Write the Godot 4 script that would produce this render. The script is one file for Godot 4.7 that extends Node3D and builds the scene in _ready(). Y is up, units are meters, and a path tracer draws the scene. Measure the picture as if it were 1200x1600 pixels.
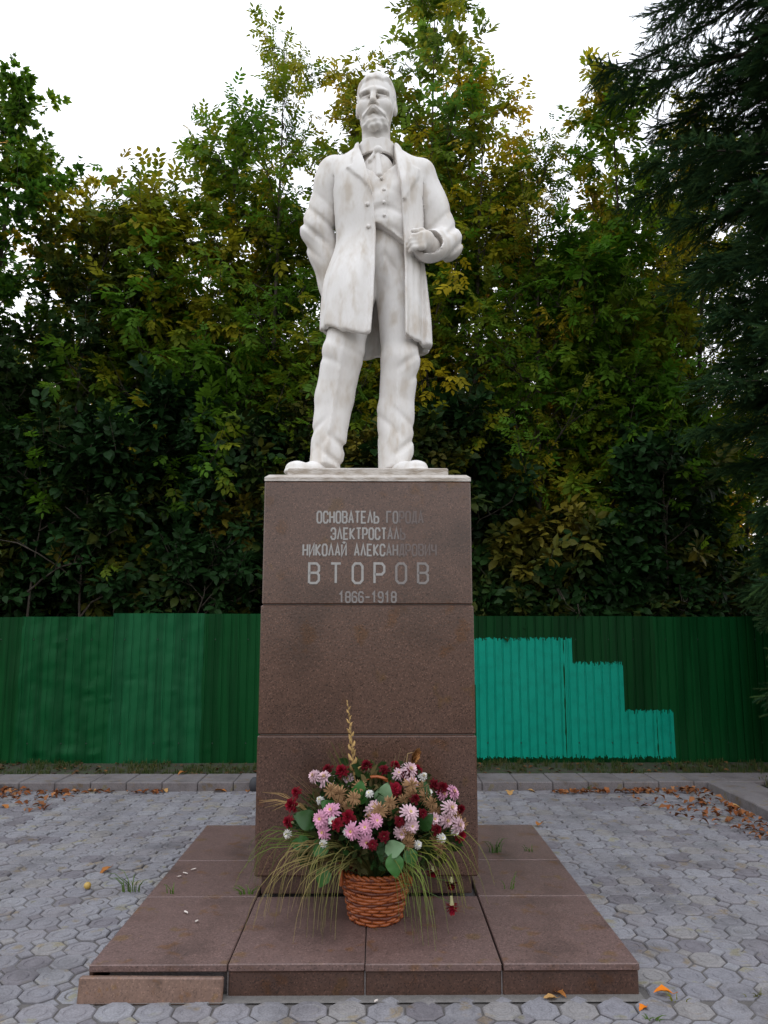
extends Node3D

const STATUE := Vector3(-0.055, 2.533, -4.95)
var rng := RandomNumberGenerator.new()
var used := {}
var M := {}


func _ready() -> void:
	rng.seed = 4711
	camera_and_light()
	make_materials()
	ground_and_paving()
	kerbs()
	fence()
	plinth_step()
	pedestal()
	statue()
	trees()
	spruce()
	basket()
	small_things()


func camera_and_light() -> void:
	var cam := Camera3D.new()
	cam.name = "camera"
	cam.fov = 67.38
	cam.near = 0.05
	cam.far = 400.0
	add_child(cam)
	cam.position = Vector3(0, 1.6, 0)
	cam.rotation_degrees = Vector3(8.3, -0.525, 0)
	cam.current = true
	var env := Environment.new()
	env.background_mode = Environment.BG_SKY
	var sky := Sky.new()
	var sm := ProceduralSkyMaterial.new()
	sm.sky_top_color = Color(0.925, 0.955, 1.0)
	sm.sky_horizon_color = Color(0.80, 0.785, 0.77)
	sm.sky_curve = 0.5
	sm.sky_energy_multiplier = 1.5
	sm.ground_bottom_color = Color(0.16, 0.17, 0.14)
	sm.ground_horizon_color = Color(0.3, 0.32, 0.28)
	sm.ground_energy_multiplier = 1.0
	sm.sun_angle_max = 1.0
	sky.sky_material = sm
	env.sky = sky
	env.background_energy_multiplier = 1.45
	env.tonemap_mode = Environment.TONE_MAPPER_LINEAR
	env.tonemap_exposure = 0.62
	env.sdfgi_enabled = true
	env.ssao_enabled = true
	env.ssil_enabled = true
	var we := WorldEnvironment.new()
	we.name = "environment"
	we.environment = env
	add_child(we)
	# the low evening sun stands behind the wood, so that the square lies in its shade
	var sun := DirectionalLight3D.new()
	sun.name = "sun"
	sun.light_energy = 1.6
	sun.light_color = Color(1.0, 0.74, 0.42)
	sun.light_angular_distance = 0.5
	sun.shadow_enabled = true
	add_child(sun)
	sun.look_at_from_position(Vector3(-26, 18, -60), Vector3.ZERO, Vector3.UP)


# ------------------------------------------------------------------ helpers
func at(px: float, py: float, d: float) -> Vector3:
	# a spot seen in the photograph, d metres in front of the photographer
	var p := deg_to_rad(8.3)
	var xc := (px - 600.0) / 1200.0
	var yc := (800.0 - py) / 1200.0
	var fw := cos(p) - yc * sin(p)
	return Vector3(d * xc / fw + d * 0.00917, 1.6 + d * (yc * cos(p) + sin(p)) / fw, -d)


func ground_at(px: float, py: float, y := 0.0) -> Vector3:
	var ang := atan((py - 800.0) / 1200.0) - deg_to_rad(8.3)
	return at(px, py, (1.6 - y) / tan(ang))


func numbered(called: String) -> String:
	if not used.has(called):
		used[called] = 0
		return called
	used[called] += 1
	return "%s_%03d" % [called, used[called]]


func tag(o: Node, label: String, category: String, group := "", kind := "") -> Node:
	if label:
		o.set_meta("label", label)
	if category:
		o.set_meta("category", category)
	if group:
		o.set_meta("group", group)
	if kind:
		o.set_meta("kind", kind)
	return o


func thing(called: String, label: String, category: String, where := Vector3.ZERO, turn := 0.0, group := "") -> Node3D:
	var o := Node3D.new()
	o.name = numbered(called)
	add_child(o)
	o.position = where
	o.rotation.y = turn
	tag(o, label, category, group)
	return o


func setting(called: String) -> Node3D:
	var o := Node3D.new()
	o.name = numbered(called)
	add_child(o)
	o.set_meta("kind", "structure")
	return o


func part(called: String, mesh: Mesh, mat: Material, parent: Node, where := Vector3.ZERO) -> MeshInstance3D:
	var o := MeshInstance3D.new()
	if parent == self:
		o.name = numbered(called)
	else:
		var k := "%d/%s" % [parent.get_instance_id(), called]
		if used.has(k):
			used[k] += 1
			o.name = "%s_%03d" % [called, used[k]]
		else:
			used[k] = 0
			o.name = called
	o.mesh = mesh
	o.material_override = mat
	parent.add_child(o, true)
	o.position = where
	return o


func scatter(called: String, mesh: Mesh, mat: Material, parent: Node, where: Array, tints: PackedColorArray) -> MultiMeshInstance3D:
	var mm := MultiMesh.new()
	mm.transform_format = MultiMesh.TRANSFORM_3D
	mm.use_colors = tints.size() > 0
	mm.mesh = mesh
	mm.instance_count = where.size()
	for i in where.size():
		mm.set_instance_transform(i, where[i])
		if tints.size() > 0:
			mm.set_instance_color(i, tints[i])
	var o := MultiMeshInstance3D.new()
	o.name = numbered(called) if parent == self else called
	o.multimesh = mm
	o.material_override = mat
	o.set_meta("kind", "stuff")
	parent.add_child(o, true)
	return o


class MB:
	var v := PackedVector3Array()
	var n := PackedVector3Array()
	var c := PackedColorArray()
	var i := PackedInt32Array()
	var tint := Color.WHITE

	func tri(a: Vector3, b: Vector3, d: Vector3) -> void:
		# counter-clockwise seen from outside
		var nn := (b - a).cross(d - a).normalized()
		var k := v.size()
		v.append_array([a, b, d])
		n.append_array([nn, nn, nn])
		c.append_array([tint, tint, tint])
		i.append_array([k, k + 2, k + 1])

	func quad(a: Vector3, b: Vector3, d: Vector3, e: Vector3) -> void:
		var nn := (d - a).cross(e - b).normalized()
		var k := v.size()
		v.append_array([a, b, d, e])
		n.append_array([nn, nn, nn, nn])
		c.append_array([tint, tint, tint, tint])
		i.append_array([k, k + 2, k + 1, k, k + 3, k + 2])

	func grid(pts: Array, w: int, wrap := false) -> void:
		# rows of w points joined into a smooth sheet; rows run so that (along the row) x (to the next row) points outwards
		var h := pts.size() / w
		var k := v.size()
		for y in h:
			for x in w:
				var xa: int = (x + w - 1) % w if wrap else maxi(x - 1, 0)
				var xb: int = (x + 1) % w if wrap else mini(x + 1, w - 1)
				var ya: int = maxi(y - 1, 0)
				var yb: int = mini(y + 1, h - 1)
				var nn: Vector3 = (pts[y * w + xb] - pts[y * w + xa]).cross(pts[yb * w + x] - pts[ya * w + x])
				v.append(pts[y * w + x])
				n.append(nn.normalized() if nn.length_squared() > 1e-16 else Vector3.UP)
				c.append(tint)
		for y in h - 1:
			for x in (w if wrap else w - 1):
				var a := k + y * w + x
				var b := k + y * w + (x + 1) % w
				i.append_array([a, b + w, b, a, a + w, b + w])

	func tube(path: Array, radii: Array, sides := 6, cap := true) -> void:
		var pts := []
		var up := Vector3(0.123, 1, 0.05)
		for k in path.size():
			var d: Vector3 = (path[mini(k + 1, path.size() - 1)] - path[maxi(k - 1, 0)]).normalized()
			if absf(d.dot(up.normalized())) > 0.98:
				up = Vector3(1, 0.1, 0.2)
			var s := d.cross(up).normalized()
			var t := s.cross(d)
			up = t
			var r: float = radii[k] if k < radii.size() else radii[-1]
			for j in sides:
				var a := TAU * j / sides
				pts.append(path[k] + (s * cos(a) + t * sin(a)) * r)
		grid(pts, sides, true)
		if cap:
			for e in [0, path.size() - 1]:
				for j in range(1, sides - 1):
					var p0: Vector3 = pts[e * sides]
					if e == 0:
						tri(p0, pts[e * sides + j + 1], pts[e * sides + j])
					else:
						tri(p0, pts[e * sides + j], pts[e * sides + j + 1])

	func box(lo: Vector3, hi: Vector3, b := 0.004) -> void:
		# a box with chamfered edges
		var xs := [lo.x, lo.x + b, hi.x - b, hi.x]
		var ys := [lo.y, lo.y + b, hi.y - b, hi.y]
		var zs := [lo.z, lo.z + b, hi.z - b, hi.z]
		var P := func(x, y, z): return Vector3(xs[x], ys[y], zs[z])
		quad(P.call(1, 1, 3), P.call(2, 1, 3), P.call(2, 2, 3), P.call(1, 2, 3))
		quad(P.call(2, 1, 0), P.call(1, 1, 0), P.call(1, 2, 0), P.call(2, 2, 0))
		quad(P.call(3, 1, 2), P.call(3, 1, 1), P.call(3, 2, 1), P.call(3, 2, 2))
		quad(P.call(0, 1, 1), P.call(0, 1, 2), P.call(0, 2, 2), P.call(0, 2, 1))
		quad(P.call(1, 3, 2), P.call(2, 3, 2), P.call(2, 3, 1), P.call(1, 3, 1))
		quad(P.call(1, 0, 1), P.call(2, 0, 1), P.call(2, 0, 2), P.call(1, 0, 2))
		quad(P.call(1, 2, 3), P.call(2, 2, 3), P.call(2, 3, 2), P.call(1, 3, 2))
		quad(P.call(1, 0, 2), P.call(2, 0, 2), P.call(2, 1, 3), P.call(1, 1, 3))
		quad(P.call(2, 2, 0), P.call(1, 2, 0), P.call(1, 3, 1), P.call(2, 3, 1))
		quad(P.call(2, 0, 1), P.call(1, 0, 1), P.call(1, 1, 0), P.call(2, 1, 0))
		quad(P.call(2, 1, 3), P.call(3, 1, 2), P.call(3, 2, 2), P.call(2, 2, 3))
		quad(P.call(0, 1, 2), P.call(1, 1, 3), P.call(1, 2, 3), P.call(0, 2, 2))
		quad(P.call(3, 1, 1), P.call(2, 1, 0), P.call(2, 2, 0), P.call(3, 2, 1))
		quad(P.call(1, 1, 0), P.call(0, 1, 1), P.call(0, 2, 1), P.call(1, 2, 0))
		quad(P.call(3, 2, 2), P.call(3, 2, 1), P.call(2, 3, 1), P.call(2, 3, 2))
		quad(P.call(0, 2, 1), P.call(0, 2, 2), P.call(1, 3, 2), P.call(1, 3, 1))
		quad(P.call(3, 1, 1), P.call(3, 1, 2), P.call(2, 0, 2), P.call(2, 0, 1))
		quad(P.call(0, 1, 2), P.call(0, 1, 1), P.call(1, 0, 1), P.call(1, 0, 2))
		for sx in [0, 3]:
			for sy in [0, 3]:
				for sz in [0, 3]:
					var ix: int = 1 if sx == 0 else 2
					var iy: int = 1 if sy == 0 else 2
					var iz: int = 1 if sz == 0 else 2
					var a: Vector3 = P.call(sx, iy, iz)
					var d: Vector3 = P.call(ix, sy, iz)
					var e: Vector3 = P.call(ix, iy, sz)
					if (int(sx == 3) + int(sy == 3) + int(sz == 3)) % 2 == 1:
						tri(a, d, e)
					else:
						tri(a, e, d)

	func ball(center: Vector3, r: Vector3, rings := 6, sides := 8) -> void:
		var pts := []
		for y in rings + 1:
			var a := PI * y / rings - PI / 2
			for x in sides:
				var b := -TAU * x / sides
				pts.append(center + Vector3(cos(a) * cos(b) * r.x, sin(a) * r.y, cos(a) * sin(b) * r.z))
		grid(pts, sides, true)

	func mesh() -> ArrayMesh:
		var arr := []
		arr.resize(Mesh.ARRAY_MAX)
		arr[Mesh.ARRAY_VERTEX] = v
		arr[Mesh.ARRAY_NORMAL] = n
		arr[Mesh.ARRAY_COLOR] = c
		arr[Mesh.ARRAY_INDEX] = i
		var m := ArrayMesh.new()
		m.add_surface_from_arrays(Mesh.PRIMITIVE_TRIANGLES, arr)
		return m


func lin(r: float, g: float, b: float) -> Color:
	return Color(r, g, b).linear_to_srgb()


# ------------------------------------------------------------------ materials
func noise_image(size: int, freq: float, octaves: int, seed_: int, kind := FastNoiseLite.TYPE_SIMPLEX_SMOOTH) -> Image:
	var fn := FastNoiseLite.new()
	fn.seed = seed_
	fn.noise_type = kind
	fn.frequency = freq
	fn.fractal_octaves = octaves
	return fn.get_seamless_image(size, size)


func tex(size: int, f: Callable) -> ImageTexture:
	var im := Image.create(size, size, false, Image.FORMAT_RGB8)
	for y in size:
		for x in size:
			im.set_pixel(x, y, f.call(x, y))
	return ImageTexture.create_from_image(im)


func std(col: Color, rough: float) -> StandardMaterial3D:
	var m := StandardMaterial3D.new()
	m.albedo_color = col
	m.roughness = rough
	return m


func tri_mat(t: Texture2D, per_m: float, rough: float, bump: Texture2D = null, bump_cm := 0.0) -> StandardMaterial3D:
	var m := std(Color.WHITE, rough)
	m.albedo_texture = t
	m.uv1_triplanar = true
	m.uv1_world_triplanar = true
	m.uv1_scale = Vector3.ONE * per_m
	if bump:
		m.heightmap_enabled = true
		m.heightmap_texture = bump
		m.heightmap_scale = bump_cm
	return m


func with_detail(m: StandardMaterial3D, t: Texture2D, per_m: float) -> StandardMaterial3D:
	m.detail_enabled = true
	m.detail_albedo = t
	m.detail_blend_mode = BaseMaterial3D.BLEND_MODE_MUL
	m.detail_uv_layer = BaseMaterial3D.DETAIL_UV_2
	m.uv2_triplanar = true
	m.uv2_world_triplanar = true
	m.uv2_scale = Vector3.ONE * per_m
	return m


func leaf_mat(rough := 0.5, through := 0.5) -> StandardMaterial3D:
	var m := std(Color.WHITE, rough)
	m.vertex_color_use_as_albedo = true
	m.metallic_specular = 0.25
	m.cull_mode = BaseMaterial3D.CULL_DISABLED
	m.backlight_enabled = true
	m.backlight = Color(through, through, through)
	return m


func make_materials() -> void:
	var r := RandomNumberGenerator.new()
	r.seed = 5
	var fine := noise_image(512, 0.09, 3, 3)
	var mid := noise_image(512, 0.018, 4, 9)
	var cloud := noise_image(256, 0.012, 4, 17)
	# polished reddish-brown granite: dark and pale grains in a brown ground
	var granite := func(a: Color, grain: float):
		var grains := PackedFloat32Array()
		for k in 171 * 171:
			grains.append(r.randf())
		return tex(512, func(x, y):
			var f := fine.get_pixel(x, y).r
			var g := mid.get_pixel(x, y).r
			var k := 0.8 + 0.3 * f + 0.16 * (g - 0.5)
			var u := grains[((x + y / 5) % 512) / 3 + y / 3 * 171] if (x * 7 + y * 13) % 5 else r.randf()
			if u < 0.10:
				k *= 1.0 - 0.55 * grain
			elif u > 0.93:
				k *= 1.0 + 0.75 * grain
			return Color(a.r * k, a.g * k, a.b * k).linear_to_srgb())
	var bump_fine := ImageTexture.create_from_image(fine)
	var stain := tex(256, func(x, y):
		var g := cloud.get_pixel(x, y).r
		var k := clampf(0.62 + 0.75 * g, 0.0, 1.15)
		var o := smoothstep(0.68, 0.86, mid.get_pixel(x * 2, y * 2).r)
		return Color(minf(k, 1.0), minf(k * (0.985 - 0.16 * o), 1.0), minf(k * (0.97 - 0.42 * o), 1.0)).linear_to_srgb())
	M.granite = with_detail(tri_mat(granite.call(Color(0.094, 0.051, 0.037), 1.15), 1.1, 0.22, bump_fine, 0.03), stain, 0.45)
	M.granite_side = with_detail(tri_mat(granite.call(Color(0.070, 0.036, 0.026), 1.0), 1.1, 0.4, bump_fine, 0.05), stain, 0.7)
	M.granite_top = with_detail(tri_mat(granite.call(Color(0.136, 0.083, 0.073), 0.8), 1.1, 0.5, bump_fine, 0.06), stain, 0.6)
	M.granite_tilt_lit = with_detail(tri_mat(granite.call(Color(0.175, 0.105, 0.078), 0.7), 1.1, 0.6, bump_fine, 0.06), stain, 1.6)  # leaning slab: the extra skylight on its tilted face painted as paler stone
	# whitewashed statue: old white paint with ochre dirt
	var dirt := tex(512, func(x, y):
		var f := fine.get_pixel(x, y).r
		var g := mid.get_pixel(x, y).r
		var k := smoothstep(0.42, 0.9, g) * 0.75 + 0.14 * smoothstep(0.5, 0.9, f)
		return Color(0.725, 0.70, 0.675).lerp(Color(0.46, 0.385, 0.305), clampf(k, 0, 1)).linear_to_srgb())
	M.white = tri_mat(dirt, 0.55, 0.75, ImageTexture.create_from_image(mid), 0.25)
	var dirt2 := tex(256, func(x, y):
		var g := mid.get_pixel(x * 2, y * 2).r
		var f := fine.get_pixel(x * 2, y).r
		return Color(0.50, 0.46, 0.42).lerp(Color(0.30, 0.25, 0.20), clampf(smoothstep(0.35, 0.8, g) * 0.8 + 0.25 * f, 0, 1)).linear_to_srgb())
	M.dirty_white = tri_mat(dirt2, 1.6, 0.85, bump_fine, 0.3)
	M.dirty_white.uv1_scale = Vector3(0.7, 2.6, 0.7)
	M.white.uv1_scale = Vector3(0.9, 0.38, 0.9)
	# pavers
	var conc := tex(512, func(x, y):
		var f := fine.get_pixel(x, y).r
		var g := mid.get_pixel(x, y).r
		var k := 0.62 + 0.45 * f + 0.28 * (g - 0.5) + 0.12 * (r.randf() - 0.5)
		return Color(k, k, k * 1.0).clamp().linear_to_srgb())
	M.pavers = []
	for a in [[0.245, 0.237, 0.248], [0.262, 0.254, 0.266], [0.228, 0.220, 0.234], [0.262, 0.246, 0.236], [0.185, 0.170, 0.182], [0.245, 0.232, 0.242], [0.278, 0.272, 0.282], [0.208, 0.195, 0.206]]:
		var m: StandardMaterial3D = with_detail(tri_mat(conc, 1.7, 0.85, bump_fine, 0.12), stain, 0.5)
		m.albedo_color = lin(a[0] * 0.91, a[1] * 0.905, a[2] * 0.935)
		M.pavers.append(m)
	M.paver_mass = with_detail(tri_mat(conc, 1.7, 0.85, bump_fine, 0.12), stain, 0.5)
	M.paver_mass.vertex_color_use_as_albedo = true
	M.kerb = with_detail(tri_mat(conc, 1.3, 0.9, bump_fine, 0.15), stain, 0.8)
	M.kerb.albedo_color = lin(0.17, 0.15, 0.152)
	var soil := tex(512, func(x, y):
		var f := fine.get_pixel(x, y).r
		var g := mid.get_pixel(x, y).r
		return Color(0.045, 0.036, 0.024).lerp(Color(0.035, 0.05, 0.016), smoothstep(0.4, 0.6, g)).linear_to_srgb() * (0.6 + 0.7 * f))
	M.soil = tri_mat(soil, 0.9, 1.0, bump_fine, 1.0)
	M.joint = tri_mat(conc, 2.5, 1.0)
	M.joint.albedo_color = lin(0.115, 0.103, 0.097)
	M.sand = tri_mat(conc, 3.0, 1.0)
	M.sand.albedo_color = lin(0.17, 0.155, 0.145)
	# fence paint
	var streak := tex(512, func(x, y):
		var g := mid.get_pixel(x, y / 6).r
		var f := fine.get_pixel(x, y / 12).r
		var k := 0.55 + 0.3 * f + 0.55 * smoothstep(0.35, 0.8, g)
		var w := 0.30 * smoothstep(0.55, 0.9, g)
		return Color(k + w, k + w * 0.5, k + w * 0.8).clamp().linear_to_srgb())
	var rust := tex(512, func(x, y):
		var f := fine.get_pixel(x, y).r
		var g := mid.get_pixel(x, y).r
		var k := 0.75 + 0.3 * g + 0.12 * f
		return Color(k, k, k).clamp().linear_to_srgb())
	M.fence = []
	for a in [[0.0028, 0.050, 0.012], [0.0045, 0.064, 0.019], [0.0022, 0.036, 0.008], [0.008, 0.084, 0.030]]:
		var m: StandardMaterial3D = tri_mat(streak, 0.5, 0.42)
		m.uv1_scale = Vector3(0.62, 0.16, 0.62)
		m.uv1_offset = Vector3(a[1] * 7.0, 0.3, 0)
		m.albedo_color = lin(a[0], a[1], a[2])
		m.metallic_specular = 0.2
		M.fence.append(m)
	M.mint = tri_mat(rust, 0.7, 0.45)
	M.mint.metallic_specular = 0.25
	M.mint.albedo_color = lin(0.001, 0.25, 0.17)
	M.screw = std(lin(0.01, 0.03, 0.015), 0.5)
	var bark := tex(256, func(x, y):
		var f := fine.get_pixel(x, (y / 6) % 512).r
		var g := mid.get_pixel(x, y).r
		var k := 0.5 + 0.8 * f * g * 1.4
		return Color(0.075 * k, 0.06 * k, 0.045 * k).linear_to_srgb())
	M.bark = tri_mat(bark, 2.0, 0.95, bump_fine, 0.8)
	M.leaf = leaf_mat(0.6, 1.0)
	M.shiny_leaf = leaf_mat(0.4, 0.4)
	M.shiny_leaf.metallic_specular = 0.4
	M.shrub_leaf = leaf_mat(0.5, 0.4)
	M.shrub_leaf.metallic_specular = 0.22
	M.needle = leaf_mat(0.9, 0.2)
	M.needle.metallic_specular = 0.1
	M.grass = leaf_mat(0.6, 0.5)
	M.petal = leaf_mat(0.7, 0.4)
	M.dry_leaf = leaf_mat(0.8, 0.4)
	M.stem = std(lin(0.05, 0.085, 0.02), 0.6)
	M.willow = tri_mat(rust, 6.0, 0.35)
	M.willow.albedo_color = lin(0.30, 0.072, 0.015)
	M.willow_dark = tri_mat(rust, 6.0, 0.4)
	M.willow_dark.albedo_color = lin(0.12, 0.026, 0.009)
	M.letter = tri_mat(conc, 6.0, 0.6)
	M.letter.albedo_color = lin(0.36, 0.345, 0.33)
	M.letter_worn = tri_mat(conc, 6.0, 0.6)
	M.letter_worn.albedo_color = lin(0.23, 0.205, 0.195)
	M.letter_gone = tri_mat(conc, 6.0, 0.6)
	M.letter_gone.albedo_color = lin(0.15, 0.115, 0.105)


# ------------------------------------------------------------------ ground
const PITCH := 0.162

func octagon_mesh() -> ArrayMesh:
	# an octagonal paver with a chamfered rim and a ring pressed into its top
	var b := MB.new()
	var half := PITCH / 2 - 0.004
	var cut := 0.045
	var base := [Vector2(half, -half + cut), Vector2(half, half - cut), Vector2(half - cut, half), Vector2(-half + cut, half), Vector2(-half, half - cut), Vector2(-half, -half + cut), Vector2(-half + cut, -half), Vector2(half - cut, -half)]
	var rings := [[1.0, -0.03], [1.0, -0.006], [0.93, 0.0], [0.66, 0.0], [0.62, -0.0032], [0.54, -0.0032], [0.50, 0.0005]]
	var pts := []
	for k in rings.size():
		for j in 16:
			var p: Vector2
			if j % 2 == 0:
				p = base[j / 2]
			else:
				p = (base[j / 2] + base[(j / 2 + 1) % 8]) / 2
			if k >= 3:
				p = p.lerp(p.normalized() * half, 0.8)
			p *= rings[k][0]
			pts.append(Vector3(p.x, rings[k][1], -p.y))
	for k in rings.size() - 1:
		for j in 16:
			var a: int = k * 16 + j
			var c: int = k * 16 + (j + 1) % 16
			b.quad(pts[a], pts[c], pts[c + 16], pts[a + 16])
	for j in 16:
		b.tri(Vector3(0, 0.001, 0), pts[6 * 16 + j], pts[6 * 16 + (j + 1) % 16])
	return b.mesh()


func diamond_mesh() -> ArrayMesh:
	var b := MB.new()
	var h := 0.045 - 0.0045
	var pts := []
	for ring in [[1.0, -0.03], [1.0, -0.006], [0.85, 0.0]]:
		for d in [Vector2(1, 0), Vector2(0, 1), Vector2(-1, 0), Vector2(0, -1)]:
			pts.append(Vector3(d.x * h * ring[0], ring[1], -d.y * h * ring[0]))
	for k in 2:
		for j in 4:
			b.quad(pts[k * 4 + j], pts[k * 4 + (j + 1) % 4], pts[k * 4 + 4 + (j + 1) % 4], pts[k * 4 + 4 + j])
	b.quad(pts[8], pts[9], pts[10], pts[11])
	return b.mesh()


func sheet(called: String, lo: Vector2, hi: Vector2, y: float, mat: Material, parent: Node) -> void:
	var b := MB.new()
	b.quad(Vector3(lo.x, y, hi.y), Vector3(hi.x, y, hi.y), Vector3(hi.x, y, lo.y), Vector3(lo.x, y, lo.y))
	var o := part(called, b.mesh(), mat, parent)
	if parent == self:
		o.set_meta("kind", "structure")


func ground_and_paving() -> void:
	sheet("ground", Vector2(-150, -150), Vector2(150, 150), -0.025, M.soil, self)
	var pav := setting("paving")
	sheet("joint_bed", Vector2(-3.75, -7.8), Vector2(3.6, 3.0), -0.0115, M.joint, pav)
	sheet("sand_strip", Vector2(-1.25, -3.64), Vector2(1.16, -3.555), -0.0035, M.sand, pav)
	var om := octagon_mesh()
	var dm := diamond_mesh()
	var spots := []
	var dspots := []
	var lumpy := FastNoiseLite.new()
	lumpy.frequency = 0.35
	for iz in range(-1, 68):
		for ix in range(-24, 24):
			var z: float = -7.70 + iz * PITCH
			var x: float = ix * PITCH - 0.02 + (0.06 if z > -3.6 else 0.0)
			if x < -3.66 or x > 3.5 or z > 3.0:
				continue
			var r := PITCH * 0.45
			if not (absf(x + 0.05) < 1.205 + r - 0.04 and z < -3.6 + r - 0.04 and z > -5.98 - r + 0.04):
				spots.append(Vector3(x, 0, z))
			x += PITCH / 2
			z += PITCH / 2
			if not (absf(x + 0.05) < 1.205 and z < -3.6 and z > -5.98):
				dspots.append(Vector3(x, 0, z))
	for kind in 2:
		var list: Array = spots if kind == 0 else dspots
		list.sort_custom(func(a, b):
			var ka: float = a.distance_to(Vector3(0, 1.6, 0)) + (100.0 if a.z > -3.3 or absf(a.x) > 0.52 * -a.z + 0.1 else 0.0)
			var kb: float = b.distance_to(Vector3(0, 1.6, 0)) + (100.0 if b.z > -3.3 or absf(b.x) > 0.52 * -b.z + 0.1 else 0.0)
			return ka < kb)
		var rest := []
		var tints := PackedColorArray()
		for k in list.size():
			var p: Vector3 = list[k]
			p.y = rng.randf_range(-0.006, 0.003) + 0.008 * lumpy.get_noise_2d(p.x * 3, p.z * 3)
			var turn := Basis(Vector3.UP, rng.randf_range(-0.04, 0.04)) * Basis(Vector3(rng.randf_range(-1, 1), 0, rng.randf_range(-1, 1)).normalized(), rng.randf_range(0, 0.03))
			var tone := rng.randi_range(0, 6)
			var patch := lumpy.get_noise_2d(p.x * 1.6 + 20, p.z * 3.0)
			if patch > 0.25 and rng.randf() < 0.7:
				tone = 4 if rng.randf() < 0.6 else 7
			elif tone == 4 and rng.randf() < 0.6:
				tone = 0
			if k < 300:
				var o := part("paving_stone" if kind == 0 else "diamond_stone", om if kind == 0 else dm, M.pavers[tone], pav, p)
				o.basis = turn
			else:
				rest.append(Transform3D(turn, p))
				var lc: Color = M.pavers[tone].albedo_color.srgb_to_linear()
				tints.append(lc)
		scatter("farther_paving_stones" if kind == 0 else "farther_diamond_stones", om if kind == 0 else dm, M.paver_mass, pav, rest, tints)
	# lawns beyond the kerbs
	sheet("back_lawn", Vector2(-60, -60), Vector2(60, -8.2), 0.02, M.soil, self)
	sheet("right_lawn", Vector2(3.75, -8.196), Vector2(60, 30), 0.05, M.soil, self)
	sheet("left_lawn", Vector2(-60, -8.196), Vector2(-3.95, 30), 0.05, M.soil, self)
	var blade := MB.new()
	for k in 5:
		var a := k * 2.4
		var o := Vector3(cos(a), 0, sin(a)) * 0.012
		var s := Vector3(-sin(a), 0, cos(a)) * 0.0028
		var top := o * 2.4 + Vector3(0, 0.036 + 0.01 * (k % 3), 0)
		var m := o * 1.3 + Vector3(0, 0.032, 0)
		blade.quad(o - s, o + s, m + s * 0.8, m - s * 0.8)
		blade.tri(m - s * 0.8, m + s * 0.8, top)
	var where := []
	var tints := PackedColorArray()
	for k in 9000:
		var p := Vector3(rng.randf_range(-7, 8), 0.02, rng.randf_range(-9.6, -8.22))
		if k > 5200:
			p = Vector3(rng.randf_range(3.78, 6.5), 0.05, rng.randf_range(-8.3, -4.5))
		if k > 7400:
			p = Vector3(rng.randf_range(-6.5, -3.98), 0.05, rng.randf_range(-8.3, -4.5))
		if lumpy.get_noise_2d(p.x * 4, p.z * 4) < -0.1 and p.x < 3.5:
			continue
		where.append(Transform3D(Basis(Vector3.UP, rng.randf() * TAU).scaled(Vector3.ONE * rng.randf_range(0.6, 1.5)), p))
		tints.append(Color(0.03, 0.055, 0.012).lerp(Color(0.09, 0.085, 0.03), pow(rng.randf(), 2)))
	tag(scatter("grass", blade.mesh(), M.grass, self, where, tints), "short dark grass strip between the stone kerb and the green fence", "grass")


func kerbs() -> void:
	var k := setting("kerb")
	var x := -4.15
	while x < 3.85:
		var b := MB.new()
		b.box(Vector3(x + 0.003, -0.03, -8.2), Vector3(x + 0.342, 0.082 + rng.randf_range(-0.003, 0.003), -7.76), 0.008)
		part("kerb_stone", b.mesh(), M.kerb, k)
		x += 0.345
	for side in [1, -1]:
		var z := -7.75
		while z < 2.0:
			var b := MB.new()
			var x0: float = 3.22 if side > 0 else -3.62
			b.box(Vector3(x0 if side > 0 else x0 - 0.44, -0.03, z + 0.003), Vector3(x0 + 0.44 if side > 0 else x0, 0.082 + rng.randf_range(-0.003, 0.003), z + 0.492), 0.008)
			part("kerb_stone", b.mesh(), M.kerb, k)
			z += 0.495


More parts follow.
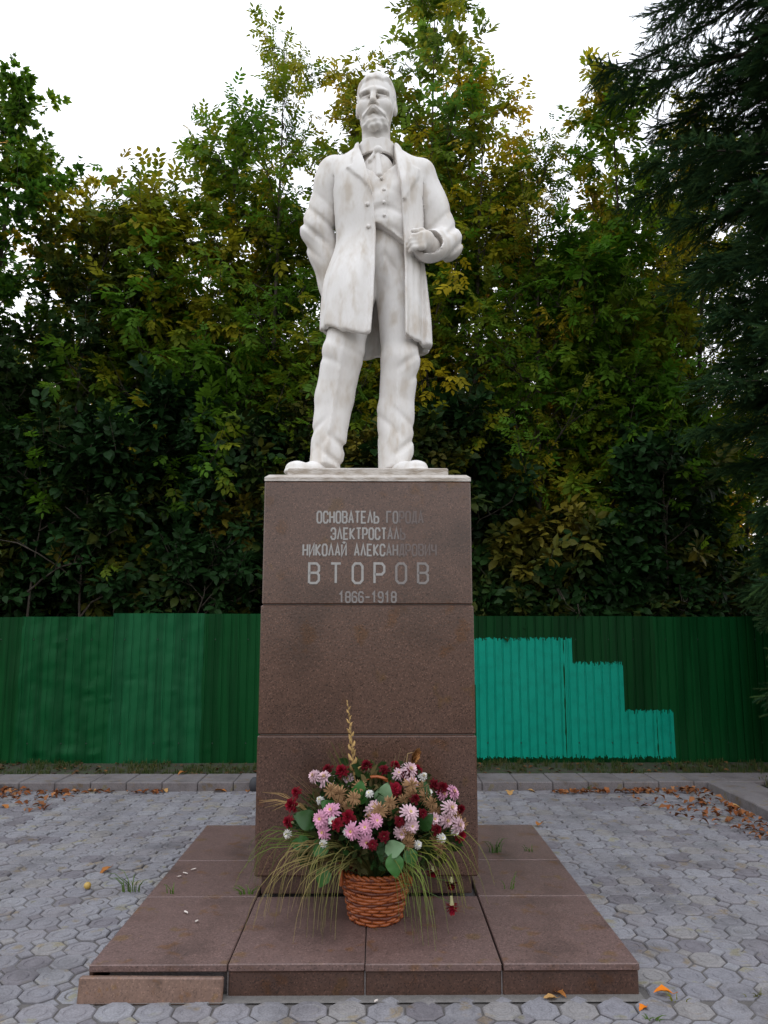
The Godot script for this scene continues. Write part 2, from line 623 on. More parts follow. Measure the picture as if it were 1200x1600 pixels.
# ------------------------------------------------------------------ fence
func fence() -> void:
	var f := thing("metal_fence", "green painted profiled metal sheet fence behind the square, with a mint repainted patch", "fence", Vector3(0, 0.0, -9.15))
	var bend := FastNoiseLite.new()
	bend.frequency = 0.9
	var w := 1.06
	var n := 0
	var dents := [[-3.34, 0.80, 0.07, -0.016], [-3.12, 0.76, 0.05, 0.014], [-2.86, 0.98, 0.05, -0.012], [-2.72, 0.90, 0.04, 0.010], [-2.62, 1.05, 0.035, -0.010], [-2.35, 0.85, 0.05, 0.012], [-2.25, 1.22, 0.04, -0.010], [-3.55, 0.16, 0.12, 0.022], [-3.9, 0.10, 0.09, -0.016], [-3.25, 0.14, 0.06, 0.016], [-2.4, 0.22, 0.05, -0.012], [-1.95, 0.2, 0.04, 0.010], [-3.75, 1.4, 0.05, 0.012]]
	var x0 := -9.46
	while x0 < 9.5:
		var top := 1.685 if x0 < -3.15 else 1.72 if x0 < 1.0 else 1.69
		top += rng.randf_range(-0.006, 0.006)
		var yaw := rng.randf_range(-0.012, 0.012)
		var shape := func(u: float, y: float) -> Vector3:
			var groove := absf(fposmod(u, 0.0964) - 0.0482)
			var z := 0.0
			if groove < 0.007:
				z = -0.011 if x0 > -1.0 else -0.006
			if u > w - 0.001:
				z = 0.004
			z += 0.014 * bend.get_noise_2d((x0 + u) * 1.4, y * 0.7 + n * 7.0) * smoothstep(-0.1, 0.4, y) + yaw * (u - w / 2)
			z += 0.02 * bend.get_noise_2d((x0 + u) * 3.0 + 50.0, y * 2.5) * smoothstep(-2.6, -3.4, x0)
			for q in dents:
				var dd := Vector2((x0 + u - q[0]) / q[2], (y - q[1]) / (q[2] * 0.6))
				if dd.length_squared() < 9.0:
					z += q[3] * exp(-dd.length_squared()) * (1.0 - 1.6 * dd.y)
			return Vector3(x0 + u, y, z)
		var us := [0.0]
		for k in 11:
			var c := 0.0482 + k * 0.0964
			us.append_array([c - 0.012, c - 0.0065, c + 0.0065, c + 0.012])
		us.append(w + 0.012)
		var b := MB.new()
		var rows := 48 if x0 < -1.6 and x0 > -5.0 else 14
		for k in us.size() - 1:
			var pts := []
			for r in rows + 1:
				var y: float = top * r / rows
				pts.append(shape.call(us[k], y))
				pts.append(shape.call(us[k + 1], y))
			b.grid(pts, 2)
		var tone: int = [0, 1][n % 2] if x0 < -3.3 else 3 if x0 < -2.9 else 0 if x0 < -0.9 else 2 if n % 3 else 0
		var panel := part("metal_sheet", b.mesh(), M.fence[tone], f)
		for sx in [0.145, 0.53, 0.82]:
			for sy in [0.24, 1.42]:
				var s := MB.new()
				var q: Vector3 = shape.call(sx, sy)
				s.ball(Vector3.ZERO, Vector3(0.009, 0.009, 0.006), 4, 6)
				part("screw", s.mesh(), M.screw, panel, q + Vector3(0, 0, 0.003))
		# the mint repaint lies on the sheets from x 1.13 to 3.43, in three steps down to the right
		var left_edge := 1.10
		if x0 + w > left_edge and x0 < 3.47:
			var pm := MB.new()
			var xs := []
			var u: float = maxf(left_edge, x0)
			while u < minf(3.46, x0 + w):
				xs.append(u)
				u += 0.012
			for q in [0.0]:
				for j in us:
					if x0 + j > left_edge and x0 + j < 3.46:
						xs.append(x0 + j)
			xs.sort()
			for k in xs.size() - 1:
				var a: float = xs[k]
				var c: float = xs[k + 1]
				if c - a < 0.0005:
					continue
				var step := 1.45 if a < 2.29 else 1.17 if a < 2.88 else 0.62
				var lo := 0.055 + 0.05 * absf(bend.get_noise_1d(a * 22.0)) + rng.randf_range(0, 0.03)
				if a < left_edge + 0.05:
					lo = 0.9
				var hi := step - 0.045 * pow(rng.randf(), 3.0) - 0.045 * absf(bend.get_noise_1d(a * 14.0))
				var pts := []
				for r in 11:
					var y := lerpf(lo, hi, r / 10.0)
					pts.append(shape.call(a - x0, y) + Vector3(0, 0, 0.0022))
					pts.append(shape.call(c - x0, y) + Vector3(0, 0, 0.0022))
				pm.grid(pts, 2)
			tag(part("paint_patch", pm.mesh(), M.mint, panel), "brighter mint green repaint with ragged lower edge", "")
		x0 += w
		n += 1
	# posts and rails behind the sheets
	var bb := MB.new()
	for y in [0.3, 1.4]:
		bb.box(Vector3(-9.6, y, -0.075), Vector3(9.5, y + 0.04, -0.04), 0.003)
	part("rail", bb.mesh(), M.screw, f)
	var x := -9.0
	while x < 9.5:
		var pb := MB.new()
		pb.box(Vector3(x, -0.1, -0.14), Vector3(x + 0.06, 1.6, -0.08), 0.003)
		part("post", pb.mesh(), M.screw, f)
		x += 2.6


# ------------------------------------------------------------------ monument
func plinth_step() -> void:
	var s := thing("granite_step", "low square brown granite step under the pedestal, a front slab at left loose", "step", Vector3(-0.05, 0, -4.78))
	var hw := 1.205
	var zf := 1.17
	var zb := -1.17
	var xs := [-hw, -0.60, 0.0, 0.60, hw]
	for c in 4:
		for r in [[0.33, zf], [-0.32, 0.332], [zb, -0.318]]:
			if (c == 1 or c == 2) and r[1] < 1.0:
				if r[0] > -0.5:
					continue
			var lo := Vector3(xs[c] + 0.0025, 0.098, r[0])
			var hi := Vector3(xs[c + 1] - 0.0025, 0.13 + rng.randf_range(-0.002, 0.002), r[1] - 0.005)
			if r[1] > 1.0:
				hi.z = zf + [0.0, 0.0, 0.006, 0.004][c]
			if c == 3:
				lo.x += 0.004
			var b := MB.new()
			b.box(lo - (lo + hi) / 2, hi - (lo + hi) / 2, 0.004)
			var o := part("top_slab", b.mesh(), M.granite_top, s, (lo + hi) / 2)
			o.rotation = Vector3(rng.randf_range(-0.002, 0.002), rng.randf_range(-0.002, 0.002), rng.randf_range(-0.002, 0.002))
	for c in 4:
		if c == 0:
			continue
		var b := MB.new()
		b.box(Vector3(xs[c] + 0.004, -0.02, zf - 0.05), Vector3(xs[c + 1] - 0.004, 0.094, zf - 0.012), 0.004)
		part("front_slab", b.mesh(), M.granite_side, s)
		b = MB.new()
		b.box(Vector3(xs[c] - 0.003, -0.02, zf - 0.058), Vector3(xs[c] + 0.003, 0.092, zf - 0.0165), 0.001)
		part("mortar_joint", b.mesh(), M.kerb, s)
	var loose := MB.new()
	loose.box(Vector3(-0.318, -0.01, -0.018), Vector3(0.30, 0.097, 0.016), 0.006)
	var lo_ := part("front_slab", loose.mesh(), M.granite_tilt_lit, s, Vector3(-0.913, -0.006, zf + 0.034))
	lo_.rotation = Vector3(-0.13, 0.012, -0.012)
	tag(lo_, "front slab come loose and leaning at the left end, painted paler for skylight on its tilt", "")
	for side in [-1, 1]:
		for k in 4:
			var z0 := zb + 0.01 + k * 0.575
			var b := MB.new()
			b.box(Vector3(side * (hw - 0.012) - 0.02, -0.02, z0 + 0.003), Vector3(side * (hw - 0.012) + 0.0, 0.094, z0 + 0.572), 0.004)
			part("side_slab", b.mesh(), M.granite_side, s)
	var core := MB.new()
	core.box(Vector3(-hw + 0.07, -0.02, zb + 0.03), Vector3(hw - 0.07, 0.094, zf - 0.07), 0.004)
	part("core", core.mesh(), M.kerb, s)


var GLYPHS := {
	"О": [[[0, .15], [.25, 0], [.75, 0], [1, .15], [1, .85], [.75, 1], [.25, 1], [0, .85], [0, .15]]],
	"С": [[[1, .7], [1, .85], [.75, 1], [.25, 1], [0, .85], [0, .15], [.25, 0], [.75, 0], [1, .15], [1, .3]]],
	"Н": [[[0, 0], [0, 1]], [[1, 0], [1, 1]], [[0, .5], [1, .5]]],
	"В": [[[0, 0], [0, 1], [.75, 1], [1, .86], [1, .64], [.8, .52], [0.05, .52]], [[.8, .52], [1, .4], [1, .14], [.75, 0], [0.05, 0]]],
	"А": [[[0, 0], [.5, 1], [1, 0]], [[.2, .3], [.8, .3]]],
	"Т": [[[0, 1], [1, 1]], [[.5, .95], [.5, 0]]],
	"Е": [[[1, 1], [0, 1], [0, 0], [1, 0]], [[0, .5], [.8, .5]]],
	"Л": [[[0, 0], [.5, 1], [1, 0]]],
	"Ь": [[[0, 1], [0, 0], [.75, 0], [1, .14], [1, .4], [.75, .54], [0.05, .54]]],
	"Г": [[[0, 0], [0, 1], [1, 1]]],
	"Р": [[[0, 0], [0, 1], [.75, 1], [1, .86], [1, .58], [.75, .44], [0.05, .44]]],
	"Д": [[[.15, .12], [.4, 1], [.85, 1], [.85, .12]], [[0, -.1], [0, .1], [1, .1], [1, -.1]]],
	"Э": [[[0, .7], [0, .85], [.25, 1], [.75, 1], [1, .85], [1, .15], [.75, 0], [.25, 0], [0, .15], [0, .3]], [[.3, .5], [1, .5]]],
	"К": [[[0, 0], [0, 1]], [[1, 1], [.1, .5], [1, 0]]],
	"И": [[[0, 1], [0, 0], [1, 1], [1, 0]]],
	"Й": [[[0, 1], [0, 0], [1, 1], [1, 0]], [[.2, 1.24], [.5, 1.14], [.8, 1.24]]],
	"Ч": [[[0, 1], [0, .6], [.2, .45], [1, .45]], [[1, 1], [1, 0]]],
	"1": [[[.1, .75], [.55, 1], [.55, 0]]],
	"8": [[[0, .15], [.25, 0], [.75, 0], [1, .15], [1, .4], [.85, .52], [1, .64], [1, .85], [.75, 1], [.25, 1], [0, .85], [0, .64], [.15, .52], [0, .4], [0, .15]], [[.15, .52], [.85, .52]]],
	"6": [[[1, .8], [1, .86], [.75, 1], [.25, 1], [0, .85], [0, .15], [.25, 0], [.75, 0], [1, .15], [1, .4], [.75, .55], [0.05, .55]]],
	"9": [[[0, .2], [0, .14], [.25, 0], [.75, 0], [1, .15], [1, .85], [.75, 1], [.25, 1], [0, .85], [0, .6], [.25, .45], [.95, .45]]],
	"-": [[[0, .5], [1, .5]]],
}


func glyph_mesh(ch: String, w: float, h: float, sw: float) -> ArrayMesh:
	var b := MB.new()
	var lift := 0.003
	for line in GLYPHS[ch]:
		var p := []
		for q in line:
			p.append(Vector2(q[0] * w, q[1] * h))
		var closed: bool = p[0].distance_to(p[-1]) < 1e-5
		var L := []
		var R := []
		for k in p.size():
			var d0: Vector2 = (p[k] - p[k - 1]).normalized() if k > 0 else (p[k] - p[-2]).normalized() if closed else Vector2.ZERO
			var d1: Vector2 = (p[k + 1] - p[k]).normalized() if k < p.size() - 1 else (p[1] - p[0]).normalized() if closed else Vector2.ZERO
			if d0 == Vector2.ZERO:
				d0 = d1
			if d1 == Vector2.ZERO:
				d1 = d0
			var m := (d0 + d1).normalized()
			var nn := Vector2(-m.y, m.x)
			var k2 := sw / 2 / maxf(0.35, nn.dot(Vector2(-d0.y, d0.x)))
			L.append(p[k] + nn * k2)
			R.append(p[k] - nn * k2)
		var z := func(a: Vector2, up: float): return Vector3(a.x, a.y, up)
		for k in p.size() - 1:
			b.quad(z.call(R[k], lift), z.call(R[k + 1], lift), z.call(L[k + 1], lift), z.call(L[k], lift))
			b.quad(z.call(L[k], lift), z.call(L[k + 1], lift), z.call(L[k + 1], -0.001), z.call(L[k], -0.001))
			b.quad(z.call(R[k + 1], lift), z.call(R[k], lift), z.call(R[k], -0.001), z.call(R[k + 1], -0.001))
		lift += 0.0005
	return b.mesh()


func pedestal() -> void:
	var s := thing("granite_pedestal", "tall brown polished granite pedestal of three courses with grey lettering", "pedestal", Vector3(-0.055, 0.13, -4.95))
	var b := MB.new()
	b.box(Vector3(-0.58, 0, -0.46), Vector3(0.58, 0.098, 0.46), 0.004)
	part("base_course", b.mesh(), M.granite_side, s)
	var top_block: MeshInstance3D
	for c in [[0.10, 0.852, 0.616], [0.857, 1.577, 0.612], [1.582, 2.300, 0.606]]:
		b = MB.new()
		b.box(Vector3(-c[2], c[0], -0.5), Vector3(c[2], c[1], 0.5), 0.01 if c[0] < 0.2 else 0.007)
		top_block = part("granite_block", b.mesh(), M.granite, s)
	b = MB.new()
	b.box(Vector3(-0.600, 0.0, -0.49), Vector3(0.600, 0.01, 0.49), 0.002)
	part("joint", b.mesh(), M.joint, s, Vector3(0, 0.85, 0))
	part("joint", b.mesh(), M.joint, s, Vector3(0, 1.575, 0))
	# the inscription, its paint worn off towards the right
	var k := 0.003765
	for l in [["ОСНОВАТЕЛЬ ГОРОДА", 495, 660, 817, 17.5, 12], ["ЭЛЕКТРОСТАЛЬ", 517, 632, 842.5, 17.0, 10], ["НИКОЛАЙ АЛЕКСАНДРОВИЧ", 474, 680, 868, 17.0, 14], ["ВТОРОВ", 483, 667, 911, 30.0, 4], ["1866-1918", 530, 618, 941, 15.5, 0]]:
		var txt: String = l[0]
		var n := txt.length()
		var big: bool = n == 6
		var adv: float = (l[2] - l[1]) / (n - 1.0 + (0.5 if big else 0.78)) * k
		var w: float = 17.0 * k if big else adv * 0.74
		var y: float = at(573, l[3], 4.45).y - 0.13
		var x: float = (l[1] - 573.5) * k
		for j in n:
			if txt[j] != " ":
				var mat: Material = M.letter
				if j >= l[5] + 1:
					mat = M.letter_gone
				elif j >= l[5] - 1:
					mat = M.letter_worn
				if n == 9:
					mat = M.letter_worn
				if big:
					mat = M.letter if j < 4 else M.letter_worn
				part("letter", glyph_mesh(txt[j], w * 0.88, l[4] * k, 0.0135 if big else 0.0095), mat, top_block, Vector3(x + w * 0.06, y, 0.5))
			x += adv




# ------------------------------------------------------------------ statue
class Loft:
	# upright body of elliptical sections, sampled finely from a few given ones
	var y0 := 0.0
	var dy := 0.01
	var cx := PackedFloat32Array()
	var cz := PackedFloat32Array()
	var rx := PackedFloat32Array()
	var rz := PackedFloat32Array()

	func _init(keys: Array) -> void:
		# keys: [y, cx, cz, rx, rz], y rising
		y0 = keys[0][0]
		var y1: float = keys[-1][0]
		var n := 96
		dy = (y1 - y0) / (n - 1)
		for k in n:
			var y := y0 + dy * k
			var j := 0
			while j < keys.size() - 2 and y > keys[j + 1][0]:
				j += 1
			var t: float = clampf((y - keys[j][0]) / (keys[j + 1][0] - keys[j][0]), 0, 1)
			var a: Array = keys[maxi(j - 1, 0)]
			var b: Array = keys[j]
			var c: Array = keys[j + 1]
			var d: Array = keys[mini(j + 2, keys.size() - 1)]
			var o := []
			for q in range(1, 5):
				o.append(cubic_interpolate_in_time(b[q], c[q], a[q] if j > 0 else b[q], d[q], t, c[0] - b[0], (a[0] - b[0]) if j > 0 else -(c[0] - b[0]), (d[0] - b[0]) if d != c else 2 * (c[0] - b[0])))
			cx.append(o[0])
			cz.append(o[1])
			rx.append(o[2])
			rz.append(o[3])

	func sd(p: Vector3) -> float:
		var f := clampf((p.y - y0) / dy, 0.0, 94.99)
		var i := int(f)
		f -= i
		var ax := lerpf(rx[i], rx[i + 1], f)
		var az := lerpf(rz[i], rz[i + 1], f)
		var x := (p.x - lerpf(cx[i], cx[i + 1], f)) / ax
		var z := (p.z - lerpf(cz[i], cz[i + 1], f)) / az
		var k0 := sqrt(x * x + z * z)
		if k0 < 1e-4:
			return -minf(ax, az)
		var k1 := sqrt(x * x / (ax * ax) + z * z / (az * az))
		return k0 * (k0 - 1.0) / k1

	func front(x: float, y: float) -> float:
		var f := clampf((y - y0) / dy, 0.0, 94.99)
		var i := int(f)
		var u := (x - cx[i]) / rx[i]
		return cz[i] + rz[i] * sqrt(maxf(0.0, 1.0 - u * u))


static func smin(a: float, b: float, k: float) -> float:
	var h := maxf(k - absf(a - b), 0.0) / k
	return minf(a, b) - h * h * k * 0.25


static func smax(a: float, b: float, k: float) -> float:
	var h := maxf(k - absf(a - b), 0.0) / k
	return maxf(a, b) + h * h * k * 0.25


static func cap(p: Vector3, a: Vector3, b: Vector3, ra: float, rb: float) -> float:
	var ab := b - a
	var t := clampf((p - a).dot(ab) / ab.dot(ab), 0.0, 1.0)
	return p.distance_to(a + ab * t) - lerpf(ra, rb, t)


static func ell(p: Vector3, c: Vector3, r: Vector3) -> float:
	var q := (p - c) / r
	var k0 := q.length()
	var k1 := (q / r).length()
	return k0 * (k0 - 1.0) / maxf(k1, 1e-6)


static func along(keys: PackedVector2Array, y: float) -> float:
	# keys: (y, value), y rising
	if y <= keys[0].x:
		return keys[0].y
	for k in keys.size() - 1:
		if y < keys[k + 1].x:
			return lerpf(keys[k].y, keys[k + 1].y, (y - keys[k].x) / (keys[k + 1].x - keys[k].x))
	return keys[-1].y


func nets(b: MB, f: Callable, lo: Vector3, hi: Vector3, cell: float) -> void:
	# surface nets: one vertex in each cell that the surface crosses, one quad round each crossed edge
	var bx := int(ceil((hi.x - lo.x) / cell / 8.0))
	var by := int(ceil((hi.y - lo.y) / cell / 8.0))
	var bz := int(ceil((hi.z - lo.z) / cell / 8.0))
	var nx := bx * 8 + 1
	var ny := by * 8 + 1
	var nz := bz * 8 + 1
	var sy := nx
	var sz := nx * ny
	var val := PackedFloat32Array()
	val.resize(nx * ny * nz)
	val.fill(1e9)
	var vid := PackedInt32Array()
	vid.resize(nx * ny * nz)
	vid.fill(-1)
	var active := []
	var reach := cell * 8.0 * 0.866 * 1.25 + 0.02
	for z in bz:
		for y in by:
			for x in bx:
				if absf(f.call(lo + Vector3(x * 8 + 4, y * 8 + 4, z * 8 + 4) * cell)) < reach:
					active.append(Vector3i(x * 8, y * 8, z * 8))
					for k in 9:
						for j in 9:
							var at_ := x * 8 + (y * 8 + j) * sy + (z * 8 + k) * sz
							for i in 9:
								if val[at_ + i] > 1e8:
									val[at_ + i] = f.call(lo + Vector3(x * 8 + i, y * 8 + j, z * 8 + k) * cell)
	var off := [0, 1, sy, sy + 1, sz, sz + 1, sz + sy, sz + sy + 1]
	var cor := [Vector3(0, 0, 0), Vector3(1, 0, 0), Vector3(0, 1, 0), Vector3(1, 1, 0), Vector3(0, 0, 1), Vector3(1, 0, 1), Vector3(0, 1, 1), Vector3(1, 1, 1)]
	var edges := [[0, 1], [2, 3], [4, 5], [6, 7], [0, 2], [1, 3], [4, 6], [5, 7], [0, 4], [1, 5], [2, 6], [3, 7]]
	var first := b.v.size()
	for a in active:
		for k in 8:
			for j in 8:
				for i in 8:
					var at_: int = a.x + i + (a.y + j) * sy + (a.z + k) * sz
					var inside := 0
					for q in 8:
						if val[at_ + off[q]] < 0.0:
							inside += 1
					if inside == 0 or inside == 8:
						continue
					var sum := Vector3.ZERO
					var cnt := 0
					for e in edges:
						var v0 := val[at_ + off[e[0]]]
						var v1 := val[at_ + off[e[1]]]
						if (v0 < 0.0) != (v1 < 0.0):
							sum += cor[e[0]].lerp(cor[e[1]], v0 / (v0 - v1))
							cnt += 1
					vid[at_] = b.v.size()
					b.v.append(lo + (Vector3(a.x + i, a.y + j, a.z + k) + sum / cnt) * cell)
					b.n.append(Vector3.ZERO)
					b.c.append(b.tint)
	for a in active:
		for k in 8:
			for j in 8:
				for i in 8:
					var x: int = a.x + i
					var y: int = a.y + j
					var z: int = a.z + k
					var at_ := x + y * sy + z * sz
					var v0 := val[at_]
					for axis in 3:
						var v1 := val[at_ + [1, sy, sz][axis]]
						if (v0 < 0.0) == (v1 < 0.0):
							continue
						var u: int = [sy, sz, 1][axis]
						var w: int = [sz, 1, sy][axis]
						if at_ - u - w < 0:
							continue
						var q := [vid[at_ - u - w], vid[at_ - w], vid[at_], vid[at_ - u]]
						if q.min() < 0:
							continue
						if v0 >= 0.0:
							q.reverse()
						var p0 := b.v[q[0]]
						var nn := (b.v[q[2]] - p0).cross(b.v[q[3]] - b.v[q[1]])
						for e in q:
							b.n[e] += nn
						b.i.append_array([q[0], q[2], q[1], q[0], q[3], q[2]])
	for k in range(first, b.v.size()):
		b.n[k] = b.n[k].normalized()


var coat_loft := Loft.new([[0.85, 0.055, -0.01, 0.375, 0.29], [1.1, 0.055, -0.01, 0.368, 0.28], [1.35, 0.055, -0.01, 0.345, 0.255], [1.62, 0.07, -0.005, 0.30, 0.212], [1.85, 0.07, 0.0, 0.315, 0.225], [2.03, 0.065, -0.005, 0.345, 0.225], [2.16, 0.06, -0.02, 0.365, 0.20], [2.25, 0.058, -0.03, 0.315, 0.165], [2.31, 0.052, -0.03, 0.225, 0.14], [2.36, 0.05, -0.025, 0.155, 0.125], [2.46, 0.05, -0.02, 0.125, 0.12]])
var vest_loft := Loft.new([[1.45, 0.085, 0.0, 0.24, 0.175], [1.62, 0.085, 0.01, 0.245, 0.19], [1.8, 0.085, 0.012, 0.26, 0.205], [2.0, 0.08, 0.0, 0.28, 0.20], [2.15, 0.06, -0.02, 0.25, 0.165], [2.27, 0.055, -0.02, 0.14, 0.125]])
var edge_left := PackedVector2Array([Vector2(0.88, 0.012), Vector2(1.13, 0.03), Vector2(1.4, 0.04), Vector2(1.63, 0.046), Vector2(1.88, 0.026), Vector2(2.1, -0.022), Vector2(2.30, -0.07)])
var edge_right := PackedVector2Array([Vector2(0.88, 0.232), Vector2(1.4, 0.236), Vector2(1.63, 0.228), Vector2(1.9, 0.215), Vector2(2.1, 0.19), Vector2(2.26, 0.17)])
var lapel_left := PackedVector2Array([Vector2(1.86, 0.026), Vector2(1.95, -0.02), Vector2(2.046, -0.105), Vector2(2.118, -0.168), Vector2(2.122, -0.115), Vector2(2.2, -0.125), Vector2(2.29, -0.11)])
var lapel_right := PackedVector2Array([Vector2(1.85, 0.25), Vector2(1.95, 0.285), Vector2(2.046, 0.335), Vector2(2.128, 0.345), Vector2(2.132, 0.295), Vector2(2.21, 0.26), Vector2(2.28, 0.22)])


static func crease(x: float) -> float:
	# narrow hollows between wide smooth ridges, as in hanging cloth
	var h := 0.5 + 0.5 * sin(x)
	return h * h * h


func sleeve(p: Vector3, a: Vector3, e: Vector3, w: Vector3, ra: float, re: float, rw: float, flip: float) -> float:
	var d := smin(cap(p, a, e, ra, re), cap(p, e, w, re, rw), 0.03)
	if d < 0.08:
		var s := (p - e).dot((a - e).normalized())
		var m := exp(-pow((p.distance_to(e) - 0.03) / 0.16, 2))
		d += 0.024 * m * (crease(s * 44.0 + flip * p.x * 24.0 + p.z * 15.0) - 0.25)
		d += 0.006 * sin(s * 21.0 + p.z * 18.0 - flip * p.x * 9.0) * (1.0 - m)
	return d


func coat_sd(p: Vector3) -> float:
	var y := p.y
	var d0 := coat_loft.sd(p)
	var front := p.z > 0.02
	if y < 1.72:
		var a := atan2(p.x - 0.055, p.z + 0.02)
		var m := smoothstep(1.72, 1.2, y)
		d0 += m * (0.009 * sin(a * 8.0 + y * 1.2 + 0.6) + 0.020 * (crease(a * 13.0 - y * 1.5) - 0.2))
		# the left thigh pushes the coat out, the right front falls in a deep pleat
		if front:
			d0 -= 0.06 * m * exp(-pow((p.x + 0.16) / 0.15, 2))
			d0 += 0.034 * m * exp(-pow((p.x - 0.355) / 0.022, 2))
	var xl := along(edge_left, y)
	var xr := along(edge_right, y)
	if front and d0 < 0.06:
		# raised lapels and the turned edge of the right front
		if y > 1.84:
			var ol := along(lapel_left, y)
			var orr := along(lapel_right, y)
			d0 -= 0.019 * smoothstep(0.0, 0.007, p.x - ol) * float(p.x < 0.1)
			d0 -= 0.019 * smoothstep(0.0, 0.007, orr - p.x) * float(p.x > 0.1)
		d0 -= 0.026 * smoothstep(0.0, 0.014, xr + 0.062 - p.x) * float(p.x > xr - 0.05) * smoothstep(2.12, 1.95, y)
		d0 -= 0.006 * smoothstep(0.0, 0.01, p.x - xl + 0.03) * float(p.x < xl + 0.05) * smoothstep(2.0, 1.85, y)
	var d := maxf(d0, y - 2.375 + 0.25 * maxf(0.0, p.z - 0.02))
	if y < 1.8:
		d = smax(d, -(d0 + 0.045), 0.012)
	var hem := 0.90 + 0.09 * smoothstep(-0.05, -0.32, p.x) + 0.012 * sin(p.x * 14.0) + 0.02 * smoothstep(0.1, -0.2, p.z)
	d = smax(d, hem - y, 0.015)
	d = smax(d, -maxf(maxf(xl - p.x, p.x - xr), 0.03 - p.z), 0.014)
	# a hollow round the neck
	d = maxf(d, -cap(p, Vector3(0.05, 2.2, 0.0), Vector3(0.05, 2.6, 0.01), 0.112, 0.125))
	var sl := sleeve(p, Vector3(-0.238, 2.185, -0.03), Vector3(-0.362, 1.775, -0.08), Vector3(-0.235, 1.36, -0.165), 0.128, 0.113, 0.10, 1.0)
	var sr := sleeve(p, Vector3(0.348, 2.15, -0.02), Vector3(0.528, 1.675, -0.05), Vector3(0.40, 1.545, 0.17), 0.125, 0.112, 0.112, -1.0)
	sr = maxf(sr, -cap(p, Vector3(0.40, 1.545, 0.20), Vector3(0.36, 1.55, 0.40), 0.085, 0.085))
	var gap := 0.015 * smoothstep(2.2, 2.02, y)
	d = smax(d, minf(gap - sl, 0.3) if gap > 0.0 else -1.0, 0.008)
	d = smax(d, minf(gap - sr, 0.3) if gap > 0.0 and p.z < 0.10 else -1.0, 0.008)
	d = smin(d, sl, 0.03 * smoothstep(2.02, 2.2, y) + 0.002)
	return smin(d, sr, 0.03 * smoothstep(2.02, 2.2, y) + 0.002)


func vest_sd(p: Vector3) -> float:
	var d := vest_loft.sd(p)
	d += 0.013 * crease(p.y * 46.0 + 16.0 * absf(p.x - 0.11)) * smoothstep(2.1, 1.7, p.y) + 0.006 * sin(p.y * 27.0 - p.x * 22.0)
	if p.z > 0.0:
		d += 0.010 * exp(-pow((p.x - 0.118) / 0.006, 2))
	var bottom := 1.70 - 0.62 * maxf(p.x - 0.05, 0.0) - 0.35 * maxf(0.05 - p.x, 0.0)
	d = maxf(d, bottom - p.y)
	# the V at the neck
	d = smax(d, minf(p.y - (2.02 + 1.35 * absf(p.x - 0.068)), p.z + 0.4), 0.01)
	return d


func leg_folds(p: Vector3, x: float, y: float, s: float) -> float:
	return exp(-pow((p.y - y) / 0.10, 2)) * (2.2 * crease(p.y * 44.0 + (p.x - x) * s * 24.0 + p.z * 9.0) - 0.5)


func trousers_sd(p: Vector3) -> float:
	var d := ell(p, Vector3(0.075, 1.60, -0.03), Vector3(0.24, 0.30, 0.165))
	d = maxf(d, p.y - 1.74)
	var l := smin(cap(p, Vector3(-0.075, 1.44, -0.06), Vector3(-0.17, 0.84, 0.07), 0.145, 0.130), cap(p, Vector3(-0.17, 0.84, 0.07), Vector3(-0.228, 0.55, 0.02), 0.136, 0.126), 0.03)
	l = smin(l, cap(p, Vector3(-0.228, 0.55, 0.02), Vector3(-0.285, 0.07, 0.03), 0.126, 0.104), 0.03)
	var r := smin(cap(p, Vector3(0.18, 1.44, -0.05), Vector3(0.207, 0.80, 0.05), 0.145, 0.121), cap(p, Vector3(0.207, 0.80, 0.05), Vector3(0.178, 0.46, -0.005), 0.127, 0.114), 0.03)
	r = smin(r, cap(p, Vector3(0.178, 0.46, -0.005), Vector3(0.175, 0.07, 0.0), 0.122, 0.112), 0.03)
	if l < 0.05:
		l += 0.012 * leg_folds(p, -0.28, 0.17, 1.6) * smoothstep(-0.36, -0.22, p.x) + 0.006 * leg_folds(p, -0.22, 0.30, -1.8) * smoothstep(-0.18, -0.32, p.x) + 0.004 * leg_folds(p, -0.17, 0.82, 1.0)
		var cxl := lerpf(-0.287, -0.165, clampf((p.y - 0.07) / 0.77, 0, 1))
		l -= 0.016 * exp(-pow((p.x - cxl) / 0.016, 2)) * float(p.z > 0.05) * smoothstep(0.9, 0.7, p.y)
	if r < 0.05:
		r += 0.012 * leg_folds(p, 0.18, 0.18, -1.6) * smoothstep(0.12, 0.24, p.x) + 0.006 * leg_folds(p, 0.2, 0.74, -1.5) * smoothstep(0.14, 0.26, p.x) + 0.004 * leg_folds(p, 0.18, 0.36, 1.8)
		r -= 0.015 * exp(-pow((p.x - 0.185) / 0.016, 2)) * float(p.z > 0.05) * smoothstep(0.75, 0.5, p.y)
	d = smin(d, l, 0.03)
	d = smin(d, r, 0.03)
	d += 0.016 * crease(p.y * 30.0 + absf(p.x - 0.1) * 42.0) * exp(-pow((p.y - 1.46) / 0.14, 2))
	# the hem breaks over the shoe and stands open behind
	return maxf(d, 0.035 + 0.05 * smoothstep(0.02, 0.16, p.z) - p.y)


